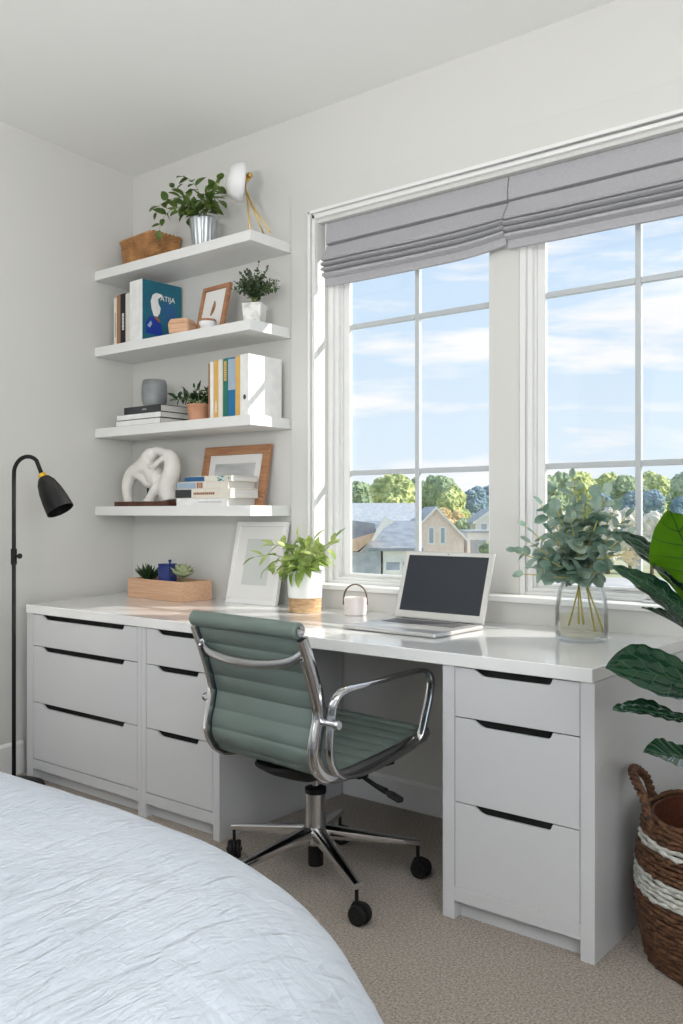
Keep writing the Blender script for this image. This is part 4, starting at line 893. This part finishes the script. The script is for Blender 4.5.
def big_leaf(root, base, tip, W, nrm, curl=.12, wave=.010, mt='fig_green', vm='fig_vein', seed=0, cup=.22, widest=.68, twist=0, rib=0):
    base, tip, nrm, root = Vector(base), Vector(tip), Vector(nrm).normalized(), Vector(root)
    d = tip - base; Ln = d.length; d.normalize(); nrm = (nrm - d * nrm.dot(d)).normalized(); sd = d.cross(nrm); random.seed(seed)
    NU, NV = 40, 32; m = MB(); G = []
    def prof(t):
        t = min(1, max(0, t)); a = sin(pi * min(1, t * .5 / widest) if t < widest else pi * (.5 + .5 * (t - widest) / (1 - widest))) ** .75
        neck = 1 - .22 * math.exp(-((t - .36) / .12) ** 2); return max(.03, a * neck)
    def pos(t, v):
        tw = twist * t; s2 = sd * cos(tw) + nrm * sin(tw); n2 = nrm * cos(tw) - sd * sin(tw)
        c = base + d * (Ln * t) + nrm * (curl * Ln * sin(pi * t)); wd = W / 2 * prof(t)
        vein = .0016 * cos((t * 9 - abs(v) * 1.4) * 2 * pi) * min(1, abs(v) * 3)
        return c + s2 * (wd * v) + n2 * (rib * cos(v * 13) * min(1, 4 * t, 5 * (1 - t)) + cup * wd * abs(v) ** 1.5 + wave * abs(v) ** 2 * sin(t * 15 + seed + (2 if v > 0 else 0)) + vein * 1.2)
    for i in range(NU + 1): G.append([m.bm.verts.new(pos(i / NU, -1 + 2 * j / NV)) for j in range(NV + 1)])
    for i in range(NU):
        for j in range(NV): m.bm.faces.new([G[i][j], G[i][j + 1], G[i + 1][j + 1], G[i + 1][j]])
    lf = m.build('leaf', mt, fg, smooth=True)
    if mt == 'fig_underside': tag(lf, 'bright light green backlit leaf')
    m = MB(); m.tube([pos(i / 20, 0) + nrm * .0004 for i in range(21)], [.0032 - .0022 * i / 20 for i in range(21)], 6)
    for k in range(7):
        t0 = .06 + k * .125
        for s in (-1, 1): m.tube([pos(min(.99, t0 + .16 * q), s * q * .95) for q in [j / 8 for j in range(9)]], [.0014 - .001 * j / 8 for j in range(9)], 5)
    m.build('vein', vm, lf, smooth=True)
    m = MB(); m.tube(crom([root, (root + base) / 2 + V(0, 0, .01), base], 4), .0035, 8); m.build('petiole', 'stem_green', lf, smooth=True)
T = lambda z: V(0, 0, z)
CAMV = V(-bx_, -by_, 0).normalized()
big_leaf(T(1.18), cam_pt(718, 628, 2.20), cam_pt(670, 511, 2.05), .175, CAMV + V(0, 0, -.15), curl=-.05, mt='fig_underside', vm='fig_vein_dark', seed=3, cup=.10, widest=.62)
big_leaf(T(1.02), cam_pt(738, 645, 2.25), cam_pt(616, 532, 2.22), .215, CAMV * .30 + V(.1, 0, 1.0), curl=.05, seed=5, cup=.06, rib=.0075, wave=.003, widest=.52)
big_leaf(T(.96), cam_pt(732, 668, 2.16), cam_pt(613, 566, 2.08), .150, CAMV * .45 + V(.1, 0, 1.0), curl=.05, seed=9, cup=.08, rib=.006, wave=.003, widest=.55)
big_leaf(T(.88), cam_pt(722, 662, 2.12), cam_pt(642, 607, 2.16), .085, V(-.3, -.15, 1.0), curl=.07, seed=1, cup=.30, wave=.004)
big_leaf(T(.86), cam_pt(735, 715, 2.15), cam_pt(606, 668, 2.02), .165, CAMV * .75 + V(.1, 0, 1.0), curl=.08, seed=12, cup=.18, widest=.70, rib=.004, wave=.003)
big_leaf(T(.78), cam_pt(725, 735, 2.12), cam_pt(613, 708, 2.02), .085, V(.1, -.35, 1.0), curl=.04, seed=15, cup=.2, wave=.004, rib=.002)
big_leaf(T(.68), cam_pt(728, 775, 2.15), cam_pt(644, 752, 2.08), .10, V(.1, -.55, 1.0), curl=.05, seed=19, cup=.2, wave=.004)
big_leaf(T(.95), V(.06, .02, .98), V(.30, .10, 1.15), .18, V(-.3, 0, 1), seed=22)
big_leaf(T(1.10), V(.03, .06, 1.12), V(.10, .30, 1.36), .18, V(0, -.4, 1), seed=25)
big_leaf(T(1.25), V(.04, -.02, 1.28), V(.24, -.10, 1.50), .18, V(-.5, .2, 1), seed=27)
big_leaf(T(.80), V(.05, -.04, .80), V(.26, -.16, .92), .16, V(0, 0, 1), seed=30)
big_leaf(T(1.40), V(.0, .01, 1.43), V(.02, .05, 1.70), .15, V(-1, -.6, .2), seed=33)
# ================================================================== OUTSIDE
mat('slate', (0.34, 0.37, 0.41), 0.7, col2=(0.46, 0.49, 0.53), nscale=2.5, bump=0.2, bscale=6)  # outdoor colours, crowns included: haze put in as paler, duller tones
mat('slate_dark', (0.22, 0.25, 0.30), 0.7, col2=(0.32, 0.35, 0.40), nscale=1.5)
mat('gable_brick', (0.84, 0.65, 0.56), 0.85, col2=(0.90, 0.76, 0.69), nscale=2.0, bump=0.2, bscale=5)
mat('render_white', (0.86, 0.85, 0.82), 0.8, col2=(0.80, 0.79, 0.76), nscale=1.0)
mat('sand_tile', (0.62, 0.40, 0.28), 0.8, col2=(0.74, 0.54, 0.40), nscale=2.0)
mat('far_glass', (0.34, 0.38, 0.46), 0.3, col2=(0.42, 0.46, 0.54), nscale=0.5)
mat('meadow', (0.30, 0.34, 0.18), 0.9, col2=(0.55, 0.52, 0.40), nscale=0.06)
mat('asphalt', (0.42, 0.42, 0.43), 0.9, col2=(0.52, 0.51, 0.50), nscale=0.3)
for nme, a, b in (('crown_green', (0.16, 0.24, 0.15), (0.38, 0.46, 0.26)), ('crown_lime', (0.26, 0.34, 0.13), (0.62, 0.64, 0.28)), ('crown_blue', (0.14, 0.22, 0.29), (0.26, 0.36, 0.38)), ('crown_gold', (0.50, 0.36, 0.16), (0.74, 0.58, 0.32)), ('crown_pale', (0.52, 0.50, 0.42), (0.78, 0.73, 0.64))):
    mat(nme, a, 0.9, col2=b, nscale=1.1, bump=0.0, ramp=(.40, .62), detail=8)
YAW = radians(38.66); GZ = -5.2
def W2(l, d): return (-sin(YAW) * d + cos(YAW) * l, cos(YAW) * d + sin(YAW) * l)
m = MB(); m.prism([(-400, 12), (150, 12), (150, 500), (-400, 500)], lambda x, y: (x, y, GZ - .5), lambda x, y: (x, y, GZ)); tag(m.build('ground', 'meadow'), kind='structure')
def tree(l, d, h, w_, mt, label, group='trees seen through the windows', n=16, seed=0, low=.25, name='tree', zb=None):
    zb = GZ if zb is None else zb
    x, y = W2(l, d); e = thing(name, label, 'tree' if name == 'tree' else 'bush', (x, y, zb), YAW, group); random.seed(seed); m = MB()
    for k in range(n):
        a = random.uniform(0, 2 * pi); r = random.uniform(0, .36) * w_; z = h * (low + random.uniform(.15, .86 - low)); r *= (1.15 - (z / h) ** 2 * .8)
        rad_ = w_ * random.uniform(.16, .27); b0 = len(m.bm.verts)
        bmesh.ops.create_icosphere(m.bm, subdivisions=4, radius=rad_, matrix=Matrix.Translation((r * cos(a), r * sin(a), min(z, h - rad_ * .8))))
    m.bm.verts.ensure_lookup_table(); m.bm.normal_update()
    for v in m.bm.verts:
        p = v.co; q = noise.noise(p * (9 / w_) + V(seed, 0, 0)) * .06 + noise.noise(p * (26 / w_)) * .045 + noise.noise(p * (60 / w_)) * .02
        v.co = p + v.normal * q * w_
    m.build('crown', mt, e)
    m = MB(); m.cyl((0, 0, 0), (0, 0, h * .5), h * .03, h * .018, 8); m.build('trunk', 'bark', e)
    return e
P2L = lambda px, d: (px - 341.5) / 898 * d
def TZ(py, d): return 1.1464 + (512 - py) / 898 * d - GZ
tree(P2L(357, 134), 134, TZ(477, 134), 6.0, 'crown_green', 'round green tree at the far left of the left window, above the slate roof', seed=1)
tree(P2L(392, 148), 148, TZ(474, 148), 9.5, 'crown_lime', 'tall yellow green tree behind the slate roof', seed=2, n=22)
tree(P2L(416, 168), 168, TZ(475, 168), 6.0, 'crown_green', 'dark green tree behind the window bar beside the yellow green tree', seed=3)
tree(P2L(378, 172), 172, TZ(475, 172), 6.0, 'crown_green', 'dark green tree between the round tree and the yellow green tree', seed=13)
tree(P2L(437, 150), 150, TZ(474, 150), 8.0, 'crown_green', 'large green tree directly behind the brick gable', seed=4, n=20)
tree(P2L(453, 134), 134, TZ(486, 134), 6.0, 'crown_lime', 'lower light green tree sloping down right of the brick gable', seed=5)
tree(P2L(445, 122), 122, TZ(501, 122), 2.6, 'crown_gold', 'orange gold shrub rising behind the gable roof', group='shrubs seen through the windows', seed=6, name='shrub')
tree(P2L(457, 128), 128, TZ(507, 128), 3.2, 'crown_gold', 'golden brown shrub right of the gable roof', group='shrubs seen through the windows', seed=7, name='shrub')
tree(P2L(462, 118), 118, TZ(515, 118), 2.6, 'crown_green', 'small olive shrub beside the pale building', group='shrubs seen through the windows', seed=8, name='shrub')
for k, (px, py, w_) in enumerate(((468, 489, 8), (478, 486, 9), (490, 484, 10))):
    dd_ = 205 + 22 * (k % 3); tree(P2L(px, dd_), dd_, TZ(py, dd_), w_ * .8, 'crown_blue', ('dark blue green tree of the distant wood, left of the white mullion', 'dark blue green tree of the distant wood, second from its left end', 'dark blue green tree of the distant wood, touching the mullion')[k], seed=20 + k, low=.05)
lbs = ['pale green tree at the left edge of the right window', 'rounded light tree behind the top of the eucalyptus', 'broad yellow green tree right of the eucalyptus tip', 'blue green tree just left of the vertical bar of the right window', 'olive tree just right of the vertical bar of the right window',
       'wide light green tree above the bright fig leaf', 'blue green tree above the fig leaf at the picture edge']
for k, (px, py, w_, mt) in enumerate(((556, 474, 11, 'crown_green'), (582, 474, 12, 'crown_lime'), (606, 475, 12, 'crown_lime'), (628, 474, 12, 'crown_green'), (650, 473, 12, 'crown_lime'), (672, 475, 12, 'crown_green'), (694, 474, 13, 'crown_green'))):
    dd_ = (152, 168, 184)[k % 3]; tree(P2L(px, dd_), dd_, TZ(py, dd_), w_ * .70 * dd_ / 150, mt, lbs[k], seed=30 + k, n=22, low=.1)
lb2 = ['dark bluish tree low behind the eucalyptus', 'dark bluish tree low behind the vertical bar of the right window', 'dark bluish tree low beside the bright fig leaf', 'dark bluish tree low at the picture edge']
for k, px in enumerate((600, 630, 656, 684)):
    dd_ = (122, 134)[k % 2]; tree(P2L(px, dd_), dd_, TZ(487, dd_), 5.6, 'crown_blue', lb2[k], seed=45 + k, n=14, low=.05)
lb3 = ['pale scrubby bush behind the left of the eucalyptus', 'pale scrubby bush behind the middle of the eucalyptus', 'pale scrubby bush right of the eucalyptus', 'pale scrubby bush behind the vertical window bar', 'pale scrubby bush left of the bright fig leaf']
for k, px in enumerate((560, 585, 608, 630, 652)):
    dd_ = (92, 101)[k % 2]; tree(P2L(px, dd_), dd_, TZ(505 + (k % 2) * 3, dd_), 4.0, 'crown_pale', lb3[k], group='shrubs seen through the windows', seed=60 + k, n=12, low=0, name='shrub')
# houses, built in local axes: x to the right, y away, z up from the ground
def gable_house(name, label, l, d, rz, w_, dep, eave, ridge, wall, roof, wins, over=.35):
    x, y = W2(l, d); e = thing(name, label, 'house', (x, y, GZ), YAW + rz, 'houses seen through the windows')
    m = MB(); m.prism([(-w_ / 2, 0), (w_ / 2, 0), (w_ / 2, eave), (0, ridge), (-w_ / 2, eave)], lambda u, v: (u, 0, v), lambda u, v: (u, dep, v)); m.build('wall', wall, e)
    sl = (ridge - eave) / (w_ / 2); t = .18
    for s in (-1, 1):
        X = w_ / 2 + over; m = MB(); m.prism([(0, ridge + .02), (s * X, eave - sl * over + .02), (s * X, eave - sl * over + t), (0, ridge + t)], lambda u, v: (u, -over, v), lambda u, v: (u, dep + over, v)); m.build('roof', roof, e)
        m = MB(); m.prism([(0, ridge - .12), (s * X, eave - sl * over - .12), (s * X, eave - sl * over + t), (0, ridge + t)], lambda u, v: (u, -over - .08, v), lambda u, v: (u, -over, v)); m.build('bargeboard', 'render_white', e)
    for (a, b, c_, dd) in wins:
        m = MB(); f = .16; m.box(a - f, a, -.06, 0, c_ - f, dd + f).box(b, b + f, -.06, 0, c_ - f, dd + f).box(a, b, -.06, 0, c_ - f, c_).box(a, b, -.06, 0, dd, dd + f); q = m.build('window', 'render_white', e)
        m = MB(); m.box(a, b, -.03, -.005, c_, dd); m.build('pane', 'far_glass', q)
    return e
g = gable_house('house', 'brick gabled house with twin narrow windows above the laptop', P2L(436, 100), 100, 0, 6.2, 14, TZ(537, 100), TZ(508, 100), 'gable_brick', 'slate', [(-.75, -.30, TZ(543, 100), TZ(528, 100)), (.55, .95, TZ(543, 100), TZ(528, 100))])
m = MB(); y0 = 3.0
m.prism([(-.2, TZ(524, 100)), (y0 + 4, TZ(503, 107)), (y0 + 8, TZ(524, 100))], lambda u, v: (-13.5, u, v), lambda u, v: (-1.5, u, v)); m.build('roof', 'slate', g)
m = MB(); m.box(-13.3, -3.2, .6, 7, 0, TZ(525, 100)); m.build('wall', 'render_white', g)
g = gable_house('house', 'white house with dark slate roof at the lower left of the left window', P2L(399, 56), 56, radians(0), 2.0, 6, TZ(551, 56), TZ(549, 56), 'render_white', 'slate_dark', [(-.80, .05, TZ(570, 56), TZ(562, 56)), (.25, .75, TZ(570, 56), TZ(562, 56))], over=.02)
m = MB(); m.prism([(-.25, TZ(551, 56)), (-.25, TZ(548, 56)), (5.5, TZ(521, 61)), (6.5, TZ(551, 56))], lambda u, v: (-1.9, u, v), lambda u, v: (1.5, u, v)); m.build('roof', 'slate_dark', g)
m = MB(); m.prism([(-3.3, TZ(551, 56)), (-3.3, TZ(541, 56)), (-1.35, TZ(532, 56)), (-1.75, TZ(540, 56)), (-2.6, TZ(551, 56))], lambda u, v: (u, -.5, v), lambda u, v: (u, 3.5, v)); m.build('tiled_slope', 'sand_tile', g)
m = MB(); m.prism([(-3.3, 0), (-3.3, TZ(552, 56)), (-2.5, TZ(552, 56)), (-1.95, TZ(543, 56)), (-1.2, TZ(552, 56)), (-1.2, 0)], lambda u, v: (u, -.2, v), lambda u, v: (u, 3.0, v)); m.build('side_wall', 'slate', g)
m = MB(); m.prism([(-1.75, TZ(540, 56)), (-.95, TZ(516, 56)), (-.35, TZ(522, 56)), (-1.0, TZ(528, 56)), (-1.6, TZ(541, 56))], lambda u, v: (u, -.6, v), lambda u, v: (u, -.4, v)); m.build('bargeboard', 'render_white', g)
m = MB(); m.prism([(-3.4, TZ(541, 58)), (-3.4, TZ(519, 58)), (-1.5, TZ(523, 58)), (-1.4, TZ(532, 58))], lambda u, v: (u, .2, v), lambda u, v: (u, 1.5, v)); m.build('dormer', 'slate_dark', g)
gable_house('house', 'white rendered house at the right edge of the left window', P2L(492, 118), 118, 0, 4.4, 8, TZ(522, 118), TZ(510, 118), 'render_white', 'slate', [(-1.4, -.7, TZ(535, 118), TZ(524, 118)), (.3, .9, TZ(535, 118), TZ(524, 118))])
x, y = W2(P2L(484, 105), 105); e = thing('garage', 'long low flat roofed pale building right of the brick gable', 'building', (x, y, GZ), YAW)
m = MB(); m.box(-1.9, 5, 0, 5, 0, TZ(533, 105)); m.build('wall', 'render_white', e)
m = MB(); m.box(-2.1, 5.2, -.3, 5.2, TZ(533, 105) + .02, TZ(530.5, 105)); m.build('roof', 'slate', e)
m = MB(); m.box(-1.6, .2, -.08, -.01, 0.1, TZ(540, 105)); m.build('garage_door', 'slate', e)
tree(P2L(487, 100), 100, TZ(540, 100), 2.4, 'crown_green', 'low green hedge bush in front of the flat roofed building', group='shrubs seen through the windows', seed=71, n=10, low=0, name='shrub')
m = MB(); P = [(P2L(540, 70), 70), (P2L(720, 70), 70), (P2L(740, 86), 86), (P2L(535, 86), 86)]
q = [W2(*p) for p in P]; m.prism(q, lambda x, y: (x, y, GZ + .001), lambda x, y: (x, y, GZ + .05)); tag(m.build('road', 'asphalt'), kind='structure')
for k in range(0): pass
